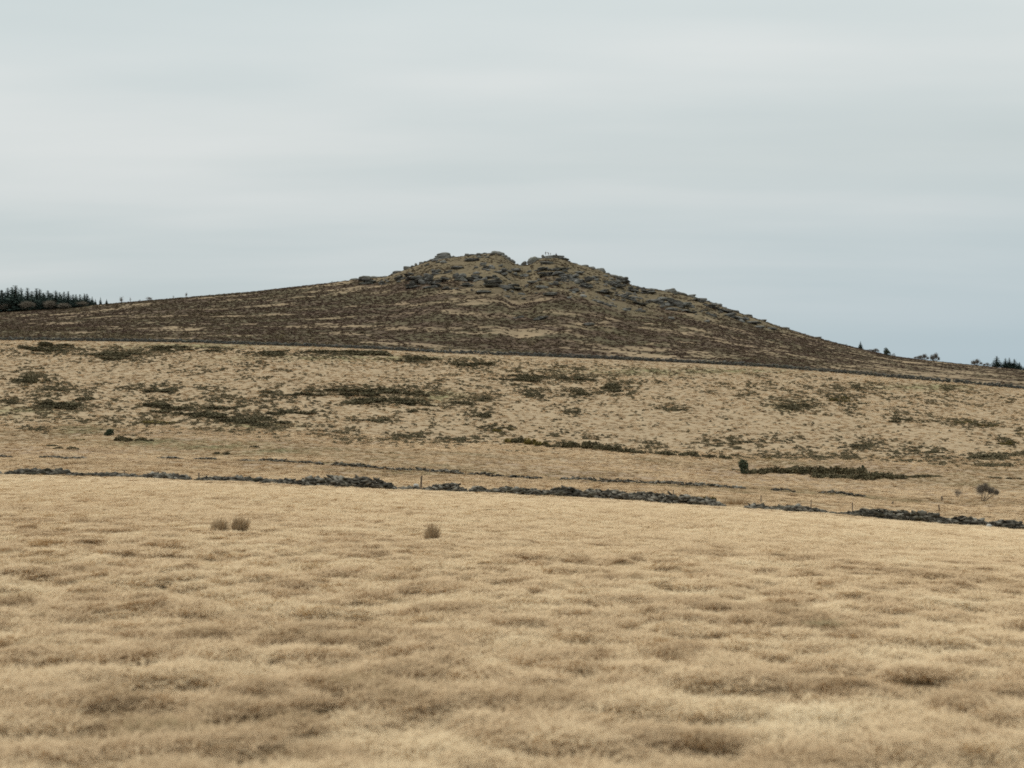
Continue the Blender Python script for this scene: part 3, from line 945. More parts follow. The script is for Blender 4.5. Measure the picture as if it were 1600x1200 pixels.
def wall_segment(name, label, group, pts, hpx, per_m, size, mat, seed, thick=0.5, base=ICO1, lean=0.0):
    """a length of tumbled dry stone wall along ground points; hpx = list of heights (m) at the same points"""
    r = np.random.default_rng(seed)
    pts = np.array(pts, float); hs = np.array(hpx, float)
    sl = np.concatenate([[0], np.cumsum(np.hypot(np.diff(pts[:, 0]), np.diff(pts[:, 1])))])
    L = sl[-1]; n = max(4, int(L * per_m))
    s = r.uniform(0, L, n)
    X = np.interp(s, sl, pts[:, 0]); Y = np.interp(s, sl, pts[:, 1]); H = np.interp(s, sl, hs)
    H = H * (0.72 + 0.55 * fbm(s * 0.9, s * 0 + seed, seed, 3))
    H = H * np.clip(np.minimum(s, L - s) / 0.8 + 0.35, 0, 1)
    tdir = np.gradient(pts[:, :2], axis=0); ang = np.interp(s, sl, np.arctan2(tdir[:, 1], tdir[:, 0]))
    t_ = r.uniform(-1, 1, n)
    H = H * 1.0
    zz = H * r.uniform(0, 1, n) ** 0.8 * (1 - 0.55 * np.abs(t_) ** 1.5)
    off = t_ * thick * (1 - 0.55 * zz / np.maximum(H, 0.05))
    X = X - np.sin(ang) * off; Y = Y + np.cos(ang) * off
    Z = ground(X, Y) + zz + size * 0.08
    S = np.stack([r.uniform(0.55, 1.35, n) * size, r.uniform(0.45, 0.9, n) * size, r.uniform(0.16, 0.36, n) * size], 1) * 0.5 * np.clip(0.6 + H / max(hs.max(), 0.1), 0.7, 1.2)[:, None]
    R = rotmats(r, n, (ang + r.normal(0, 0.45, n), r.normal(lean, 0.28, n), r.normal(0, 0.35, n)))
    c = np.array([pts[:, 0].mean(), pts[:, 1].mean(), 0.0]); c[2] = ground(c[:1], c[1:2])[0]
    P = np.stack([X, Y, Z], 1) - c
    me = stones(name, r, P, S, R, mat, base)
    o = link(name, me); o.location = c
    return tag(o, label, 'stone wall', group)


NEARLINE = [(-150, 741), (0, 741), (145, 742), (300, 747.5), (400, 752), (620, 763), (735, 768), (900, 776), (1000, 781), (1140, 792), (1280, 800.5), (1320, 804), (1400, 810), (1500, 818), (1600, 825), (1760, 838)]
MIDLINE = [(-50, 714.5), (100, 716.5), (240, 717), (300, 719), (400, 724), (500, 729), (600, 735), (700, 740), (847, 746), (876, 748), (1000, 754.5), (1100, 761), (1166, 765.5), (1205, 768), (1350, 774.5), (1450, 779)]
UPLINE = [(-250, 529.5), (0, 531.5), (100, 533), (200, 533.5), (300, 535.5), (400, 539), (500, 542), (600, 546.5), (700, 552), (800, 555.5), (900, 559), (1000, 563.5), (1100, 568), (1200, 574), (1300, 582), (1400, 591), (1500, 599), (1600, 608), (1800, 622)]


def along(line, x0, x1, n):
    xs_ = np.linspace(x0, x1, n)
    ys_ = np.interp(xs_, [p[0] for p in line], [p[1] for p in line])
    return [at(a, b) for a, b in zip(xs_, ys_)]


# near wall: (from, to, height px list, what sets it apart)
NEAR = [(-140, 2, [6, 7, 5], 'low end of tumbled stone wall running out past the left edge'),
        (8, 112, [4, 8, 10, 8], 'rounded heap of tumbled wall stones nearest the left edge'),
        (100, 168, [5, 4, 3, 2], 'thin low line of wall stones left of the first gap'),
        (164, 224, [4, 3, 2], 'few scattered wall stones around the leftmost thin post'),
        (222, 298, [4, 9, 9, 5], 'short heap of tumbled wall stones between two narrow gaps at left'),
        (310, 470, [5, 7, 9, 11], 'lower half of the long tumbled wall right of a thin post at left'),
        (466, 622, [13, 16, 18, 18, 16, 4], 'tallest length of tumbled dry stone wall ending in a slope by a pale stone'),
        (622, 672, [3, 4, 4, 5], 'very low stones at the foot of the thick short post'),
        (668, 728, [7, 13, 14, 9], 'rounded heap of wall stones right of the thick short post'),
        (735, 765, [11, 13, 6], 'small rounded heap of wall stones just after a narrow gap'),
        (760, 850, [5, 9, 11, 10], 'low middle stretch of tumbled wall in front of the grass'),
        (846, 915, [8, 13, 15, 10], 'grey tumbled wall stretch right of the centre'),
        (905, 985, [11, 16, 17, 15], 'high tumbled stretch of grey wall below the row of gorse'),
        (975, 1132, [12, 16, 17, 16, 14, 6], 'long grey tumbled wall ending beside yellow flowering gorse'),
        (1166, 1202, [6, 11, 7], 'small mound of wall stones holding a thin post right of the grassy gap'),
        (1196, 1300, [6, 10, 11, 6, 3], 'short stretch of wall stones between two posts at right'),
        (1296, 1400, [2, 5, 13, 16, 15], 'wall stones right of the tall thin post at right'),
        (1392, 1482, [15, 18, 17, 15], 'thick stretch of slabby tumbled wall at right'),
        (1474, 1548, [13, 14, 13, 9], 'sloping stretch of wall stones below the bare thorn tree'),
        (1544, 1602, [7, 13, 15, 14], 'last stretch of tumbled wall at the right edge'),
        (1600, 1740, [14, 13, 12], 'end of tumbled wall running out past the right edge')]
for k, (x0, x1, hp, lab) in enumerate(NEAR):
    P = along(NEARLINE, x0, x1, max(6, (x1 - x0) // 8))
    hs = np.interp(np.linspace(0, 1, len(P)), np.linspace(0, 1, len(hp)), hp)
    hs = [(h_ * 0.80) / F * p[1] for h_, p in zip(hs, P)]
    wall_segment('drystone_wall', lab, 'stretches of the near tumbled wall', P, hs, 72 if max(hp) > 6 else 24, 0.40, M_WALL, 700 + k, 0.50, ICO1, 0.10)
MID = [(-40, 18, 2), (62, 135, 1.6), (243, 286, 2.6), (303, 338, 2.6), (375, 402, 3), (400, 506, 3.6), (518, 592, 3.8), (594, 725, 4.4), (733, 847, 3.8), (876, 1010, 4.2), (1008, 1166, 4.2), (1205, 1242, 3), (1280, 1352, 2.6)]
MLAB = ['faint low stones of the ruined wall at the left edge', 'thin broken line of ruined wall stones at far left', 'short dark bit of ruined low wall above the long wall heap at left', 'second short dark bit of ruined low wall at left',
        'tiny length of low ruined wall left of the long low run', 'low ruined wall run above the tallest wall heap', 'low ruined wall run left of the thick short post', 'low dark ruined wall run behind the thick short post',
        'low ruined wall run ending in a gap at the centre', 'low ruined wall run starting right of the centre gap', 'low ruined wall run ending near the grassy gap', 'short dark mound of ruined wall right of the grassy gap', 'last thin bit of low ruined wall at right']
for k, (x0, x1, hp) in enumerate(MID):
    P = along(MIDLINE, x0, x1, max(5, (x1 - x0) // 10))
    wall_segment('ruined_wall', MLAB[k], 'low ruined wall behind the near wall', P, [(hp + 1.5) / F * p[1] for p in P], 26, 0.29, M_WALL, 760 + k, 0.28, ICO1)
P = along(UPLINE, -240, 1780, 140)
o = wall_segment('field_wall', 'long dark stone wall crossing the whole hill below the heather', None, P, [(4.6 + 1.6 * min(max((p[0] + 60) / 160, 0), 1)) / F * p[1] for p in P], 13, 0.60, M_WALL_FAR, 790, 0.32, ICO1)

# pale loose stones by the near wall
for (a, b, wp, hp, lab) in [(651, 758, 4.5, 4.5, 'pale grey stone lying in the gap left of the thick short post'), (1367, 803, 3.5, 3, 'small white stone in the near wall at right'),
                            (1541, 820, 4.5, 5, 'pale buff boulder at the foot of the near wall by the right edge'), (975, 777, 5, 4, 'pale flat stone at the foot of the grey middle wall'),
                            (880, 777, 3, 2, 'little pale stone beside the grey wall right of centre')]:
    x, y, z = at(a, b + 1.5); m_ = y / F
    r = np.random.default_rng(int(a))
    me = stones('boulder', r, np.zeros((1, 3)), np.array([[wp * m_, wp * m_ * 0.8, hp * m_ * 0.8]]), rotmats(r, 1, (np.array([0.3]), np.array([0.15]), np.array([0.1]))), M_PALE, ICO2, 0.7, 0.05)
    o = link('boulder', me); o.location = (x, y - 0.5, z + hp * m_ * 0.3); tag(o, lab, 'stone')


def post(a, b, hp, wp, lab, lean, cat='fence post'):
    x, y, z = at(a, b); m_ = y / F
    H = hp * m_; Wd = max(wp * m_ * 0.5, 0.03)
    bm = bmesh.new()
    rings = []
    for k, (f, s_) in enumerate([(-0.25, 1.0), (0.1, 1.03), (0.55, 0.95), (0.9, 0.97), (1.0, 0.8)]):
        ring = []
        for j in range(8):
            an = 2 * math.pi * j / 8 + 0.2
            rr = Wd * s_ * (1 + 0.12 * math.sin(j * 2.3 + a))
            ring.append(bm.verts.new((rr * math.cos(an) + lean * f * H, rr * math.sin(an), H * f + (0.03 * math.cos(an) if k == 4 else 0))))
        rings.append(ring)
    for k in range(4):
        for j in range(8):
            bm.faces.new((rings[k][j], rings[k][(j + 1) % 8], rings[k + 1][(j + 1) % 8], rings[k + 1][j]))
    bm.faces.new(rings[-1]); bm.faces.new(rings[0][::-1])
    me = bpy.data.meshes.new('fence_post'); bm.to_mesh(me); bm.free(); me.materials.append(M_POST)
    o = link('fence_post', me); o.location = (x, y, z); tag(o, lab, cat, 'posts along the near wall')


post(194, 743, 10, 1.6, 'leftmost thin fence post among the scattered wall stones', 0.02)
post(311, 748, 12, 2.2, 'short thin post at the left end of the long tumbled wall', -0.03)
post(658, 762, 19, 3.2, 'thickest short wooden post standing in the low gap of the wall', 0.04)
post(1052, 774, 10, 1.8, 'thin post poking above the long grey wall', 0.0)
post(1189, 786, 12, 1.8, 'thin post rising from the small stone mound at right', 0.0)
post(1267, 793, 15, 1.5, 'tall thin post at the end of the short wall stretch at right', 0.03)
post(1332, 800, 16, 1.8, 'tall thin post at the left end of the thick right wall', 0.0)
post(1468, 802, 10, 2.2, 'short leaning post above the sloping right wall', -0.15)
post(1472, 781, 8, 3, 'stubby dark post behind the wall left of the bare shrub', -0.05)
post(1394, 789, 6, 3, 'small dark stump behind the thick right wall', 0.2)

# ------------------------------------------------------------------ granite of the hilltop
def rock_mesh(seed, sx, sy, sz, slab=0.5, name='granite_rock', base=None):
    r = np.random.default_rng(seed)
    V, Fc = base or ICO4
    B = np.sign(V) * np.abs(V) ** slab
    B = B / np.abs(B).max()
    s3 = seed * 1.37
    n1 = fbm(B[:, 0] * 1.3 + s3, B[:, 2] * 1.6 + B[:, 1] * 1.1, seed, 3) - 0.5
    n2 = fbm(B[:, 0] * 4 + s3, B[:, 2] * 7 + B[:, 1] * 3, seed + 5, 3) - 0.5
    bed = 0.07 * np.sign(np.sin(B[:, 2] * (5 + seed % 4) + n1 * 4 + seed)) * (1 - np.abs(B[:, 2]) ** 4)
    fx = 1 + 0.55 * n1 + 0.22 * n2 + bed
    P = B * np.array([sx, sy, sz])
    P[:, 0] *= fx; P[:, 1] *= fx
    P[:, 2] *= 1 + 0.5 * n1 + 0.15 * n2
    P[:, 0] += 0.25 * sx * r.uniform(-1, 1) * B[:, 2]
    P[:, 0] += 0.10 * sx * (fbm(B[:, 2] * 3 + s3, B[:, 1] * 2, seed + 9, 2) - 0.5)
    P[:, 2] += 0.45 * sz * r.uniform(-1, 1) * B[:, 0]
    P[:, 2] *= 1 - 0.25 * np.abs(B[:, 0]) ** 2
    return mesh_np(name, P, Fc.ravel(), np.full(len(Fc), 3), M_ROCK)


def ledge_mesh(seed, sx, sy, sz, name):
    """weathered ledge: a few cracked, overlapping beds of granite in one mesh"""
    r = np.random.default_rng(seed)
    vs, fs, n0 = [], [], 0
    beds = 3 if sz > 0.8 else 2
    for b in range(beds):
        f = (b + 0.5) / beds
        for q in range(r.integers(1, 4)):
            me = rock_mesh(int(r.integers(1, 9000)), sx * r.uniform(0.32, 0.72) * (1.1 - 0.45 * f), sy * r.uniform(0.6, 0.95) * (1.1 - 0.3 * f), sz / beds * r.uniform(0.85, 1.5), r.uniform(0.38, 0.62), 'bed', ICO3)
            co = np.zeros(len(me.vertices) * 3, np.float32); me.vertices.foreach_get('co', co); co = co.reshape(-1, 3)
            ang = r.normal(0, 0.10)
            co = np.stack([co[:, 0] * math.cos(ang) - co[:, 2] * math.sin(ang), co[:, 1], co[:, 0] * math.sin(ang) + co[:, 2] * math.cos(ang)], 1)
            vs.append(co + np.array([r.uniform(-0.55, 0.55) * sx, r.uniform(-0.25, 0.25) * sy, (2 * f - 1) * sz * 0.85]))
            fs.append(ICO3[1] + n0); n0 += len(co)
            bpy.data.meshes.remove(me)
    Fc = np.concatenate(fs)
    return mesh_np(name, np.concatenate(vs), Fc.ravel(), np.full(len(Fc), 3), M_ROCK)


def hill_rock(cx, cy, hw, hp, lab, group='granite rocks of the hilltop', name='granite_rock', seed=None, slab=0.5, sink=0.35, cat='rock'):
    """rock whose visible face is centred on the given bearing and height"""
    x, y, z = at(cx, cy + hp * 0.5); m_ = y / F
    sd = seed if seed is not None else int(cx * 7 + cy * 13) % 9973
    sx, sz = hw * m_ * (1.0 + 0.4 * ((sd % 7) / 6.0)), hp * m_ * (0.58 + 0.30 * ((sd % 5) / 4.0))
    slab = 0.5 + 0.3 * ((sd % 9) / 8.0)
    o = link(name, ledge_mesh(sd, sx, min(sx * 0.9, 4.5), sz, name) if hw * hp > 34 else rock_mesh(sd, sx, min(sx * 0.9, 4.5), sz, slab, name))
    o.location = (x, y + sx * 0.25, z + sz * (1 - 2 * sink) + sz * 0.3)
    o.rotation_euler = (0, 0, ((sd % 60) - 30) / 100.0)
    return tag(o, lab, cat, group)


def crest_rock(cx, ctop, hw, hp, lab, seed, slab=0.5, name='granite_rock', d=None, group='granite rocks of the hilltop', cat='rock', parent=None, loc0=None):
    """rock on the crest whose top reaches the given sight line"""
    d = d or 694.0; m_ = d / F
    sx, sz = hw * m_, hp * m_ * 0.75
    ztop = ZC + (600 - ctop) * m_
    x = (cx - 800) * m_
    me = rock_mesh(seed, sx, min(max(sx * 0.8, 1.0), 4.5), sz, slab, name)
    zs = np.zeros(len(me.vertices) * 3, np.float32); me.vertices.foreach_get('co', zs)
    zmax = zs.reshape(-1, 3)[:, 2].max()
    o = link(name, me, parent)
    p = Vector((x, d, ztop - zmax))
    o.location = p - loc0 if loc0 is not None else p
    if parent is None:
        tag(o, lab, cat, group)
    return o


def outcrop(lab, cx, cy, parts, seed):
    d = 694.0; m_ = d / F
    base = Vector(((cx - 800) * m_, d, ZC + (600 - cy) * m_))
    t_ = empty('rock_outcrop', base); tag(t_, lab, 'rock outcrop', 'rock outcrops on the skyline')
    for k, (px_, top, hw, hp, sl) in enumerate(parts):
        crest_rock(px_, top, hw, hp, None, seed + k, sl, 'slab', None, None, None, t_, base)
    return t_


outcrop('layered rock stack with a rounded cap on the left of the summit', 692, 408, [(693.5, 394.0, 10, 8, 0.5), (694, 399.5, 14, 5.5, 0.45), (691, 403, 18, 7, 0.5), (677, 404.5, 6, 6, 0.55), (704, 401, 6, 6, 0.6)], 21)
outcrop('flat topped rock cap at the highest point of the hill', 776, 402, [(777, 391.6, 10, 9, 0.5), (773, 396, 16, 7, 0.5), (752, 396.8, 16, 5.5, 0.45), (788, 398, 6, 8, 0.6)], 31)
outcrop('broad rock platform on the right summit where walkers stand', 863, 408, [(862, 399.6, 15, 5, 0.42), (864, 402, 20, 7, 0.45), (880, 403.5, 9, 9, 0.6), (848, 402.5, 8, 8, 0.5), (848, 398, 2.2, 2.6, 0.7), (867, 398.2, 5, 3, 0.5)], 41)
outcrop('long dark hump of rock low on the left skyline', 578, 440, [(570, 431, 14, 11, 0.6), (588, 431.5, 14, 11, 0.6), (602, 431, 8, 9, 0.6), (556, 434.5, 9, 8, 0.6)], 51)
outcrop('sloping rock slabs on the right shoulder of the summit', 930, 424, [(921, 416, 10, 9, 0.55), (935, 418.5, 9, 9, 0.55), (910, 413.5, 9, 7, 0.5)], 61)
outcrop('rounded rock slabs on the right skyline below the summit', 966, 436, [(958, 428.5, 9, 9, 0.55), (968, 431, 9, 9, 0.6), (978, 437, 6, 9, 0.6)], 71)
outcrop('dark jagged rocks where the right skyline flattens', 1045, 460, [(1020, 450.5, 13, 7, 0.55), (1045, 450, 10, 9, 0.6), (1062, 454.5, 12, 9, 0.55), (1076, 460, 9, 7, 0.55)], 81)
CREST = [(791, 401, 6.5, 8, 'dark boulder just right of the highest cap'), (799, 405, 5, 7, 'dark boulder on the left lip of the summit notch'), (818, 408, 4.6, 7, 'small round boulder alone in the notch between the summits'),
         (833, 400.5, 8, 12, 'big rounded boulder left of the walkers platform'), (722, 400.5, 10, 5, 'low rock right of the layered stack'), (650, 411, 2.2, 4, 'little pointed stone on the left summit skyline'), (640, 416, 9, 6, 'flat rock on the rising left skyline'),
         (622, 423, 9, 6, 'dark rock on the skyline above the long hump'), (662, 409, 7, 5, 'low rock left of the layered stack'), (895, 410.5, 9, 5, 'low slab right of the walkers platform'), (947, 426, 6, 5, 'small slab between two right skyline outcrops'),
         (990, 446.5, 7, 5, 'low rock at the foot of the right skyline outcrops'), (1006, 451, 6, 4, 'small dark rock on the right skyline dip'), (1095, 465.5, 9, 5, 'flat dark rock on the long right skyline'), (1118, 474, 9, 5, 'second flat rock down the long right skyline'),
         (1142, 483, 10, 5, 'third flat rock down the long right skyline'), (1165, 491, 9, 4.5, 'slab near the middle of the long right skyline'), (1188, 499, 8, 4, 'small slab well down the long right skyline'), (1225, 511, 8, 3.5, 'lowest slab on the long right skyline'),
         (1275, 526, 8, 3, 'tiny last rock on the long right skyline'), (519, 441, 2, 4, 'small upright stone on the left skyline'), (533, 440, 6, 3.5, 'low rock left of the long dark hump'), (487, 445.5, 5, 3, 'small flat rock on the left heather skyline'), (400, 455, 5, 3, 'tiny rock on the far left heather skyline')]
for k, (a, b, hw, hp, lab) in enumerate(CREST):
    crest_rock(a, b, hw, hp, lab, 110 + 7 * k, 0.62 if hw < 9 else 0.5, 'boulder' if hw < 5.2 or k == 3 else 'granite_rock', cat='rock')
FACE = [(737, 405, 12, 4), (784, 425, 15, 8), (739, 432, 16, 9), (718, 435, 9, 8), (776, 444, 20, 10), (799, 447, 12, 7), (682, 426, 8, 6), (699, 425, 8, 5), (666, 436, 15, 10), (679, 445, 15, 8),
        (855, 410, 7, 4), (847, 420, 10, 4), (872, 420, 9, 4), (883, 422, 8, 5), (877, 428, 12, 7), (853, 427, 14, 6), (894, 433, 9, 7), (913, 439, 14, 11), (877, 436, 10, 6), (912, 447, 9, 6),
        (954, 441, 14, 8), (847, 450, 8, 4), (600, 441, 10, 6), (575, 440, 14, 6), (657, 437, 20, 9), (742, 431, 12, 6), (770, 431, 8, 5), (960, 442, 15, 8), (982, 465, 18, 7), (1032, 469, 25, 10), (1065, 475, 16, 12),
        (1012, 456, 10, 4), (1092, 469, 10, 5), (1140, 492, 12, 5), (1155, 498, 15, 5), (1127, 482, 14, 5), (1187, 511, 8, 3), (985, 452, 10, 6), (972, 438, 10, 6), (845, 497, 12, 5), (807, 495, 9, 4),
        (920, 506, 9, 3), (835, 441, 8, 4), (760, 418, 10, 4), (715, 418, 9, 3), (640, 428, 8, 5), (625, 434, 9, 5), (700, 450, 10, 4), (860, 462, 9, 3), (940, 455, 12, 4), (905, 425, 8, 4), (1000, 475, 12, 4),
        (1075, 487, 12, 4), (1050, 485, 9, 3), (1110, 478, 10, 4), (930, 433, 8, 5), (820, 430, 7, 3), (805, 422, 8, 4), (730, 445, 9, 4), (645, 446, 10, 4), (1110, 492, 8, 3), (1175, 505, 10, 3), (1205, 513, 9, 3), (690, 437, 9, 5), (865, 443, 9, 4), (895, 452, 8, 3), (755, 455, 8, 3)]
for k, (a, b, hw, hp) in enumerate(FACE):
    zone = 'on the left face of the hilltop' if a < 700 else 'on the grassy face under the highest cap' if a < 815 else 'on the stepped face under the walkers platform' if a < 925 else 'on the right shoulder of the hilltop' if a < 1025 else 'on the long right ridge of the hill'
    sz_ = 'large grey granite slab' if hw * hp > 110 else 'grey granite rock' if hw * hp > 40 else 'small flat granite rock'
    hill_rock(a, b, hw, hp, sz_ + ' ' + zone, 'granite rocks ' + zone, seed=200 + 3 * k, slab=0.52, name='granite_slab' if hw * hp > 110 else 'granite_rock')
# stone litter below the outcrops: too many to count
x, y = fan(rng, 560, 698, 0.03, 0.17)
u, v, d, upper, summit, gap = cover(x, y)
keep = rng.random(len(x)) < summit * sstep(0.35, 0.62, fbm(x * 0.06, y * 0.06, 131, 3)) * (u > 560)
x, y = x[keep], y[keep]; n = len(x)
s = rng.uniform(0.35, 1.5, n) ** 1.3
me = stones('stone_litter', rng, np.stack([x, y, ground(x, y) + s * 0.1], 1), np.stack([s, s * 0.8, s * 0.42], 1) , rotmats(rng, n, (rng.uniform(0, 6.28, n), rng.normal(0, 0.2, n), rng.normal(0, 0.2, n))), M_ROCK, ICO1, 0.6, 0.12)
tag(link('stone_litter', me), 'loose grey stones littering the grass between the outcrops', 'stones', kind='stuff')


# ------------------------------------------------------------------ trees
def conifer_meshes(seed, H=9.0, R=2.0):
    r = np.random.default_rng(seed)
    Ps = []
    nl = 30
    for k in range(nl):
        f = 0.06 + 0.94 * k / (nl - 1)
        rad = R * (1 - f) ** 0.85 * r.uniform(0.65, 1.15) + 0.05
        nb = max(4, int(10 * (1 - f) + 4))
        a0 = r.uniform(0, 6.28)
        for j in range(nb):
            a = a0 + 6.283 * j / nb + r.normal(0, 0.2); rr = rad * r.uniform(0.6, 1.1)
            m = max(2, int(rr / 0.28))
            t_ = np.linspace(0.15, 1, m)
            Ps.append(np.stack([np.cos(a) * rr * t_, np.sin(a) * rr * t_, f * H - 0.28 * rr * t_ ** 1.5 + r.normal(0, 0.06, m)], 1))
    P = np.concatenate(Ps)
    P = np.concatenate([P, P + r.normal(0, 0.14, P.shape)]); P[:, 2] = np.clip(P[:, 2], 0.3, H)
    crown = quads('crown', leaf_quads(r, P, 0.18 + 0.34 * (1 - P[:, 2] / H), 0.5), M_CONIFER)
    b = Bag(); b.add(*tube([(0, 0, -0.4), (0, 0, H * 0.3), (0.03, 0, H * 0.98)], [0.2, 0.15, 0.02], 7))
    return crown, b.mesh('trunk', M_BARK, True)


CON = [conifer_meshes(800 + k, 9.0, 1.9 + 0.25 * k) for k in range(4)]


def conifer(px, base, top, lab, group, k, d=None, fat=1.0):
    if d is None:
        x, y, z = at(px, base)
    else:
        y = d; x = (px - 800) / F * d; z = float(ground(np.array([x]), np.array([y]))[0])
    H = ZC + (600 - top) / F * y - z
    t_ = empty('conifer_tree', (x, y, z), rb.uniform(0, 6.28))
    s = H / 9.0
    t_.scale = (s * fat, s * fat, s)
    for nm, me in (('crown', CON[k % 4][0]), ('trunk', CON[k % 4][1])):
        link(nm, me, t_)
    tag(t_, lab, 'conifer', group)


FOR = [(-70, 449), (-52, 452), (-36, 448), (-20, 452), (-6, 451), (3, 453), (12, 450), (19, 449), (24.5, 446.5), (33, 450), (43, 450), (50, 455), (57, 451), (62, 452), (68, 458), (75, 454), (80, 458), (87, 454), (93, 457), (100, 456), (106.5, 455.5), (114, 460), (118.5, 460), (125, 460), (132, 459), (136, 459), (144, 463), (149, 467), (157, 464.5), (166.5, 467)]
for k, (a, b) in enumerate(FOR):
    lab = 'dark conifer standing in the plantation at the left edge of the skyline' if a < 140 else ['last but three conifer at the open right end of the plantation', 'stubby conifer at the open right end of the plantation', 'second last conifer at the right end of the plantation', 'small last conifer at the right end of the plantation'][k - 26]
    conifer(a, 0, b, lab, 'conifers of the left plantation', k, 692 - (k % 3) * 7 + (0 if a < 140 else 6), (2.5 if a < 140 else 1.5) * rb.uniform(0.85, 1.2))
for k in range(34):                           # second rank behind, partly hidden
    a = -60 + k * 6.0 + rb.uniform(-3, 3)
    conifer(a, 0, np.interp(a, [-60, 0, 60, 100, 150], [451, 451, 456, 460, 470]) + rb.uniform(0, 6), 'dark conifer standing in the plantation at the left edge of the skyline', 'conifers of the left plantation', k + 1, 700 + rb.uniform(0, 7), 2.7)
for k, (a, b, f, lab) in enumerate([(1557.5, 556.5, 1.25, 'biggest dark conifer of the group on the right skyline'), (1571, 559.5, 0.95, 'second conifer of the group on the right skyline'), (1577, 559, 0.8, 'slim conifer in the middle of the group on the right skyline'),
                                 (1585, 561, 1.1, 'fourth conifer of the group on the right skyline'), (1593, 566, 1.0, 'lower conifer of the group on the right skyline'), (1603, 569, 1.1, 'conifer cut by the right edge of the picture'), (1618, 566, 1.1, 'conifer just past the right edge group')]):
    conifer(a, 0, b, lab, 'conifers on the right skyline', k, 690, f * 2.7)
conifer(1344.5, 0, 533, 'thin ragged conifer alone on the right slope skyline', None, 2, 694, 1.5)


def bare_tree(name, px, base, wpx, hpx, lab, seed, mat=M_TWIG, d=None, twigs=420, stems=3, round_=True, stemw=0.05, group=None, lobes=None):
    """leafless tree: trunk (stems and limbs) and a crown of fine twigs"""
    if d is None:
        x, y, z = at(px, base)
    else:
        y = d; x = (px - 800) / F * d; z = float(ground(np.array([x]), np.array([y]))[0])
    m_ = y / F; W = wpx * m_; H = hpx * m_ if d is None else max(ZC + (600 - (base - hpx)) / F * y - z, 0.5)
    t_ = empty(name, (x, y, z - 0.02)); tag(t_, lab, 'bare tree' if H > 1.6 else 'shrub', group)
    r = np.random.default_rng(seed)
    lobes = lobes or [(0.0, 0.0, 0.60, 1.0, 0.40)]      # x off, y off, z centre, half width, half height (of W, H)
    tb = Bag(); tw = []
    for (lx, ly, lz, lw, lh) in lobes:
        c = np.array([lx * W, ly * W, lz * H]); rad = np.array([lw * W, lw * W * 0.9, lh * H])
        ends = []
        for s_ in range(stems):
            a = r.uniform(0, 6.28); q = r.uniform(0.15, 0.5)
            e = c + np.array([math.cos(a) * q, math.sin(a) * q, r.uniform(-0.4, 0.1)]) * rad
            b0 = np.array([lx * W * 0.12 + math.cos(a) * 0.06 * W, math.sin(a) * 0.06 * W, -0.05])
            mid_ = b0 * 0.45 + e * 0.55 + r.normal(0, 0.05, 3) * W
            tb.add(*tube([b0, mid_, e], [stemw * W, stemw * W * 0.72, stemw * W * 0.4], 5))
            for q_ in range(5):
                v = r.normal(size=3); v[2] = v[2] * 0.9 + 0.25; v /= np.linalg.norm(v)
                e2 = c + v * rad * r.uniform(0.35, 0.75)
                tb.add(*tube([e, (e + e2) / 2 + r.normal(0, 0.03, 3) * W, e2], [stemw * W * 0.38, stemw * W * 0.26, stemw * W * 0.12], 4))
                ends.append((e + e2) / 2); ends.append(e2)
        ends = np.array(ends)
        n = int(twigs * lw * 1.0)
        k = r.integers(0, len(ends), n)
        v = r.normal(size=(n, 3)); v /= np.linalg.norm(v, axis=1)[:, None]
        tip = c + v * rad * (r.uniform(0.25, 1.05, n) ** 0.5)[:, None]
        sdir = np.cross(tip - ends[k], r.normal(size=(n, 3))); sdir /= np.linalg.norm(sdir, axis=1)[:, None] + 1e-9
        wd = (max(stemw * W * 0.16, 0.0 if d is None else 0.034) * r.uniform(0.6, 1.4, n))[:, None]
        tw.append(np.stack([ends[k] - sdir * wd, ends[k] + sdir * wd, tip + sdir * wd * 0.4, tip - sdir * wd * 0.4], 1))
    link('trunk', tb.mesh('trunk', M_BARK, True), t_)
    link('crown', quads('crown', np.concatenate(tw), mat), t_)


bare_tree('hawthorn_tree', 1534, 783, 14, 33, 'small bare thorn tree with two rounded crowns standing behind the right wall', 901, M_TWIG_W, None, 1500, 2, True, 0.034, None, [(-0.15, 0, 0.58, 0.75, 0.34), (0.42, 0.1, 0.68, 0.72, 0.30), (1.05, 0, 0.52, 0.66, 0.26), (1.6, 0, 0.45, 0.48, 0.20)])
bare_tree('bare_shrub', 1497, 778, 11, 19, 'faint leafless shrub left of the bare thorn tree', 902, M_TWIG_W, None, 260, 4, True, 0.03, None, [(0, 0, 0.52, 1.0, 0.46)])
G_L = 'bare trees on the left skyline'; G_R = 'bare trees on the right skyline'
for k, (a, b, w_, h_, d_, lab, tn) in enumerate([
        (9, 489, 13, 17, 676, 'leafless rounded tree before the plantation at the very left edge', 700), (43, 487, 15, 19, 674, 'wide leafless rounded tree before the middle of the plantation', 800), (78, 485, 14, 18, 674, 'leafless rounded tree before the right half of the plantation', 750),
        (100, 482, 13, 10, 672, 'low brownish bare bush at the foot of the plantation', 500), (128, 477, 12, 8, 676, 'lower brown bare bush near the end of the plantation', 400)]):
    bare_tree('bare_tree', a, b, w_, h_, lab, 910 + k, M_TWIG_W, d_, tn, 4, True, 0.035, 'bare trees before the plantation', [(0, 0, 0.52, 1.0, 0.48)])
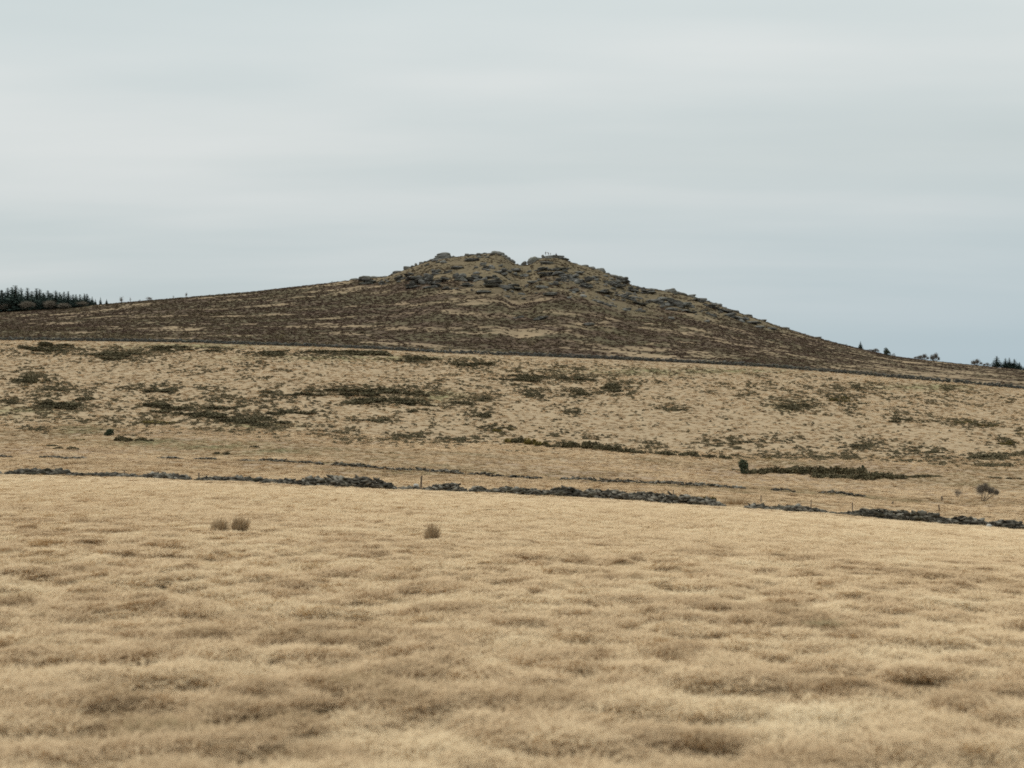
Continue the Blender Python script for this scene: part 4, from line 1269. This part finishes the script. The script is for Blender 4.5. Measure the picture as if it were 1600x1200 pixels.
for k, (a, b, w_, h_, lab, tn, nm) in enumerate([
        (190, 474.5, 5, 13, 'spiky bare tree first after the plantation on the left skyline', 130, 'bare_tree'), (204, 473.5, 3, 11, 'thin faint bare sapling on the left skyline', 30, 'bare_sapling'), (218, 472, 3, 5, 'tiny bare sapling on the left skyline', 20, 'bare_sapling'),
        (233, 470.5, 7, 8, 'low spreading bare bush on the left skyline', 110, 'bare_bush'), (271, 467, 2.2, 7, 'thin bare sapling on the rising left skyline', 22, 'bare_sapling'), (291, 465.5, 3.2, 10, 'slim bare tree farthest up the left skyline', 60, 'bare_tree'), (519, 443, 2, 5, 'tiny bare bush on the heather skyline left of the rocks', 25, 'bare_sapling')]):
    bare_tree(nm, a, b, w_, h_, lab, 930 + k, M_TWIG, 695, tn, 2, True, 0.06, G_L, [(0, 0, 0.48, 1.0, 0.54)])
for k, (a, b, w_, h_, lab, tn, nm) in enumerate([
        (1367, 551, 6, 8, 'grey bare bush left of the dark round tree', 260, 'bare_bush'), (1358, 550, 5, 5, 'low faint bare bush beside the thin ragged conifer', 80, 'bare_bush'), (1442, 561, 8, 10, 'wide grey bare tree, left one of a pair on the right skyline', 330, 'bare_tree'), (1432, 560, 5, 5, 'low bare bush joined to the left tree of a pair', 90, 'bare_bush'),
        (1460, 563, 7, 14, 'tall grey bare tree, right one of a pair on the right skyline', 380, 'bare_tree'), (1525, 572, 8, 13, 'brown grey bare tree left of the right conifer group', 380, 'bare_tree'), (1541, 574, 6, 9, 'pale faint bare tree just left of the biggest right conifer', 130, 'bare_tree'), (1396, 554, 3, 4, 'tiny bare bush right of the dark round tree', 30, 'bare_sapling'), (1322, 540, 2, 4, 'tiny sapling left of the thin ragged conifer', 14, 'bare_sapling')]):
    bare_tree(nm, a, b, w_, h_, lab, 950 + k, M_TWIG, 695, tn, 4, True, 0.04, G_R, [(-0.45, 0, 0.36, 0.8, 0.42), (0.35, 0.2, 0.50, 0.78, 0.46), (0.9, -0.2, 0.26, 0.45, 0.28)])
# the dark round evergreen on the right skyline
o = named_bush('evergreen_tree', 1385.5, 556, 7, 14, M_DARKBUSH, 'dark round evergreen tree on the right slope skyline', 'tree', 605)

# ------------------------------------------------------------------ rush tufts in the foreground field
def rush(px, base, wpx, hpx, lab, seed, n=420):
    x, y, z = at(px, base); m_ = y / F
    W, H = wpx * m_, hpx * m_ * 1.1 + 0.10
    r = np.random.default_rng(seed)
    a = r.uniform(0, 6.28, n); q = np.sqrt(r.random(n))
    b0 = np.stack([np.cos(a) * q * W * 0.6, np.sin(a) * q * W * 0.6, -0.03 + 0 * q], 1)
    L = H * r.uniform(0.35, 1.25, n) * (1 - 0.35 * q * q)
    tip = b0 + np.stack([np.cos(a) * q * W * 0.55 + r.normal(0.06, 0.06, n), np.sin(a) * q * W * 0.5, L], 1)
    mid_ = (b0 + tip) / 2 + np.stack([r.normal(0, 0.02, n), r.normal(0, 0.02, n), 0.04 * H + 0 * q], 1)
    th = r.uniform(0, 6.28, n); sd = np.stack([np.cos(th), np.sin(th), 0 * th], 1) * 0.008
    Q = np.concatenate([np.stack([b0 - sd, b0 + sd, mid_ + sd * 0.8, mid_ - sd * 0.8], 1), np.stack([mid_ - sd * 0.8, mid_ + sd * 0.8, tip + sd * 0.3, tip - sd * 0.3], 1)])
    o = link('rush_tuft', quads('rush_tuft', Q, M_RUSH)); o.location = (x, y, z); tag(o, lab, 'grass tuft', 'brown tufts in the foreground field')


rush(341, 834, 14, 17, 'wide brown tuft of rushes, left one of the pair in the pale field', 1001, 520)
rush(368, 834, 7, 17, 'darker brown tuft of rushes, middle of the pair in the pale field', 1002, 340)
rush(379, 834, 7, 15, 'paler brown tuft of rushes, right end of the pair in the pale field', 1003, 220)
rush(673, 848, 10, 19, 'lone brown tuft of rushes right of centre in the pale field', 1004, 420)
rush(1150, 788, 26, 9, 'tan clump of taller grass filling the grassy gap in the near wall', 1006, 700)
# yellow gorse at the end of the grey wall
for (a, b, wp, hp, lab) in [(1110, 784, 12, 9, 'yellow flowering gorse behind the end of the long grey wall'), (1088, 779, 8, 7, 'smaller yellow gorse behind the long grey wall')]:
    x, y, z = at(a, b); m_ = y / F
    o = link('gorse_bush', BUSH_Y[1]); o.location = (x, y, z); o.scale = (wp * m_, 0.5, hp * m_ * 1.2); tag(o, lab, 'gorse bush')

# ------------------------------------------------------------------ walkers on the summit
M_SKIN = mat_cloth('skin', (0.42, 0.27, 0.20)); M_HAIR = mat_cloth('hair', (0.035, 0.026, 0.02))
M_DARK = mat_cloth('dark_jacket', (0.030, 0.032, 0.045)); M_BLUE = mat_cloth('blue_jacket', (0.028, 0.034, 0.085)); M_RED = mat_cloth('maroon_jacket', (0.13, 0.045, 0.045)); M_GREY = mat_cloth('grey_jacket', (0.20, 0.21, 0.20))
M_TROU = mat_cloth('dark_trousers', (0.040, 0.040, 0.048)); M_BEIGE = mat_cloth('beige_trousers', (0.24, 0.21, 0.17))
STAND = {'pelvis': (0, 0, .95), 'waist': (0, 0, 1.1), 'chest': (0, 0, 1.33), 'neck': (0, 0, 1.5), 'head': (0, -.02, 1.60), 'crown': (0, -.01, 1.70),
         'hipL': (-.10, 0, .90), 'kneeL': (-.12, -.02, .50), 'ankL': (-.13, .02, .08), 'toeL': (-.14, -.16, .03), 'hipR': (.10, 0, .90), 'kneeR': (.12, -.02, .50), 'ankR': (.13, .02, .08), 'toeR': (.14, -.16, .03),
         'shL': (-.19, 0, 1.42), 'elL': (-.25, .02, 1.14), 'wrL': (-.25, -.06, .90), 'haL': (-.25, -.08, .80), 'shR': (.19, 0, 1.42), 'elR': (.25, .02, 1.14), 'wrR': (.25, -.06, .90), 'haR': (.25, -.08, .80)}
RAD = {'pelvis': .15, 'waist': .135, 'chest': .16, 'neck': .06, 'head': .098, 'crown': .07, 'hipL': .09, 'kneeL': .06, 'ankL': .045, 'toeL': .04, 'hipR': .09, 'kneeR': .06, 'ankR': .045, 'toeR': .04,
       'shL': .07, 'elL': .05, 'wrL': .036, 'haL': .038, 'shR': .07, 'elR': .05, 'wrR': .036, 'haR': .038}
BONES = [('pelvis', 'waist'), ('waist', 'chest'), ('chest', 'neck'), ('neck', 'head'), ('head', 'crown')] + [b for s_ in 'LR' for b in (('pelvis', 'hip' + s_), ('hip' + s_, 'knee' + s_), ('knee' + s_, 'ank' + s_), ('ank' + s_, 'toe' + s_), ('chest', 'sh' + s_), ('sh' + s_, 'el' + s_), ('el' + s_, 'wr' + s_), ('wr' + s_, 'ha' + s_))]


def person(cx, foot, hpx, lab, pose, jacket, trousers, rz, seated=False, scale_h=None):
    d = 692.0; m_ = d / F
    J = dict(STAND); J.update(pose)
    names = list(J)
    top = max(J[k][2] for k in names) + 0.07
    sc = hpx * m_ / top
    me = bpy.data.meshes.new('person')
    me.from_pydata([J[k] for k in names], [(names.index(a), names.index(b)) for a, b in BONES], [])
    tmp = bpy.data.objects.new('skeleton', me); COL.objects.link(tmp)
    sk = tmp.modifiers.new('skin', 'SKIN'); ss = tmp.modifiers.new('sub', 'SUBSURF'); ss.levels = 2
    for k, nm in enumerate(names):
        me.skin_vertices[0].data[k].radius = (RAD[nm], RAD[nm] * (0.75 if nm in ('chest', 'waist', 'pelvis') else 1))
        me.skin_vertices[0].data[k].use_root = nm == 'pelvis'
    dg = bpy.context.evaluated_depsgraph_get()
    body = bpy.data.meshes.new_from_object(tmp.evaluated_get(dg))
    bpy.data.objects.remove(tmp)
    body.name = 'person'
    for m in (M_SKIN, jacket, trousers): body.materials.append(m)
    keys = {k: Vector(J[k]) for k in names}
    zone = {k: (2 if k[:3] in ('hip', 'kne', 'ank', 'toe', 'pel') else 0 if k in ('head', 'crown', 'neck') or k.startswith('ha') else 1) for k in names}
    for p in body.polygons:
        c = p.center
        p.material_index = zone[min(keys, key=lambda k: (keys[k] - c).length_squared)]
        p.use_smooth = True
    o = link('person', body)
    o.location = ((cx - 800) * m_, d, ZC + (600 - foot) * m_); o.scale = (sc, sc, sc); o.rotation_euler = (0, 0, rz)
    tag(o, lab, 'person', 'walkers on the summit')
    hd = Vector(J['head']); cr = Vector(J['crown'])
    V0, F0 = ICO2
    ax = (cr - hd).normalized()
    P = V0 * np.array([.112, .118, .10]); P[:, 1] += 0.015; P[:, 2] = np.maximum(P[:, 2], -0.03)
    P = P + np.array((hd + ax * 0.06)[:])
    h_ = link('hair', mesh_np('hair', P, F0.ravel(), np.full(len(F0), 3), M_HAIR, True), o)
    # nose and eyes so that the head has a front
    return o


person(852.6, 399.3, 6.3, 'person standing at the left on the right summit with an arm held out', {'elR': (.42, -.06, 1.38), 'wrR': (.64, -.12, 1.40), 'haR': (.73, -.14, 1.40)}, M_DARK, M_BEIGE, 0.1)
person(857.0, 399.5, 5.6, 'person in dark clothes leaning forward on the right summit', {'chest': (-.14, -.10, 1.26), 'neck': (-.24, -.14, 1.40), 'head': (-.31, -.16, 1.48), 'crown': (-.36, -.16, 1.57), 'shL': (-.32, -.12, 1.30), 'elL': (-.44, -.16, 1.24), 'wrL': (-.62, -.2, 1.30), 'haL': (-.70, -.2, 1.32), 'shR': (.05, -.08, 1.36), 'elR': (.14, -.06, 1.10), 'wrR': (.12, -.14, .88), 'haR': (.12, -.16, .79)}, M_RED, M_TROU, 0.0)
person(860.1, 399.3, 4.4, 'small grey figure standing right of the leaning person on the summit', {}, M_GREY, M_GREY, 0.4)
SIT = {'pelvis': (0, 0, .14), 'waist': (0, -.02, .30), 'chest': (0, -.06, .54), 'neck': (0, -.10, .70), 'head': (0, -.14, .80), 'crown': (0, -.13, .90), 'hipL': (-.10, -.05, .13), 'hipR': (.10, -.05, .13), 'kneeL': (-.14, -.40, .42), 'kneeR': (.14, -.42, .40), 'ankL': (-.15, -.62, .07), 'ankR': (.15, -.66, .07), 'toeL': (-.16, -.80, .04), 'toeR': (.16, -.84, .04),
       'shL': (-.19, -.06, .62), 'shR': (.19, -.06, .62), 'elL': (-.26, -.18, .42), 'elR': (.26, -.18, .42), 'wrL': (-.16, -.38, .46), 'wrR': (.16, -.38, .46), 'haL': (-.10, -.44, .48), 'haR': (.10, -.44, .46)}
person(868.7, 400.2, 4.8, 'person in dark blue sitting on the rock at the right of the summit platform', SIT, M_BLUE, M_TROU, 0.6)
person(708.8, 404.0, 5.2, 'person in a grey top standing beside the layered rock stack on the left summit', {}, M_GREY, M_TROU, 0.2)
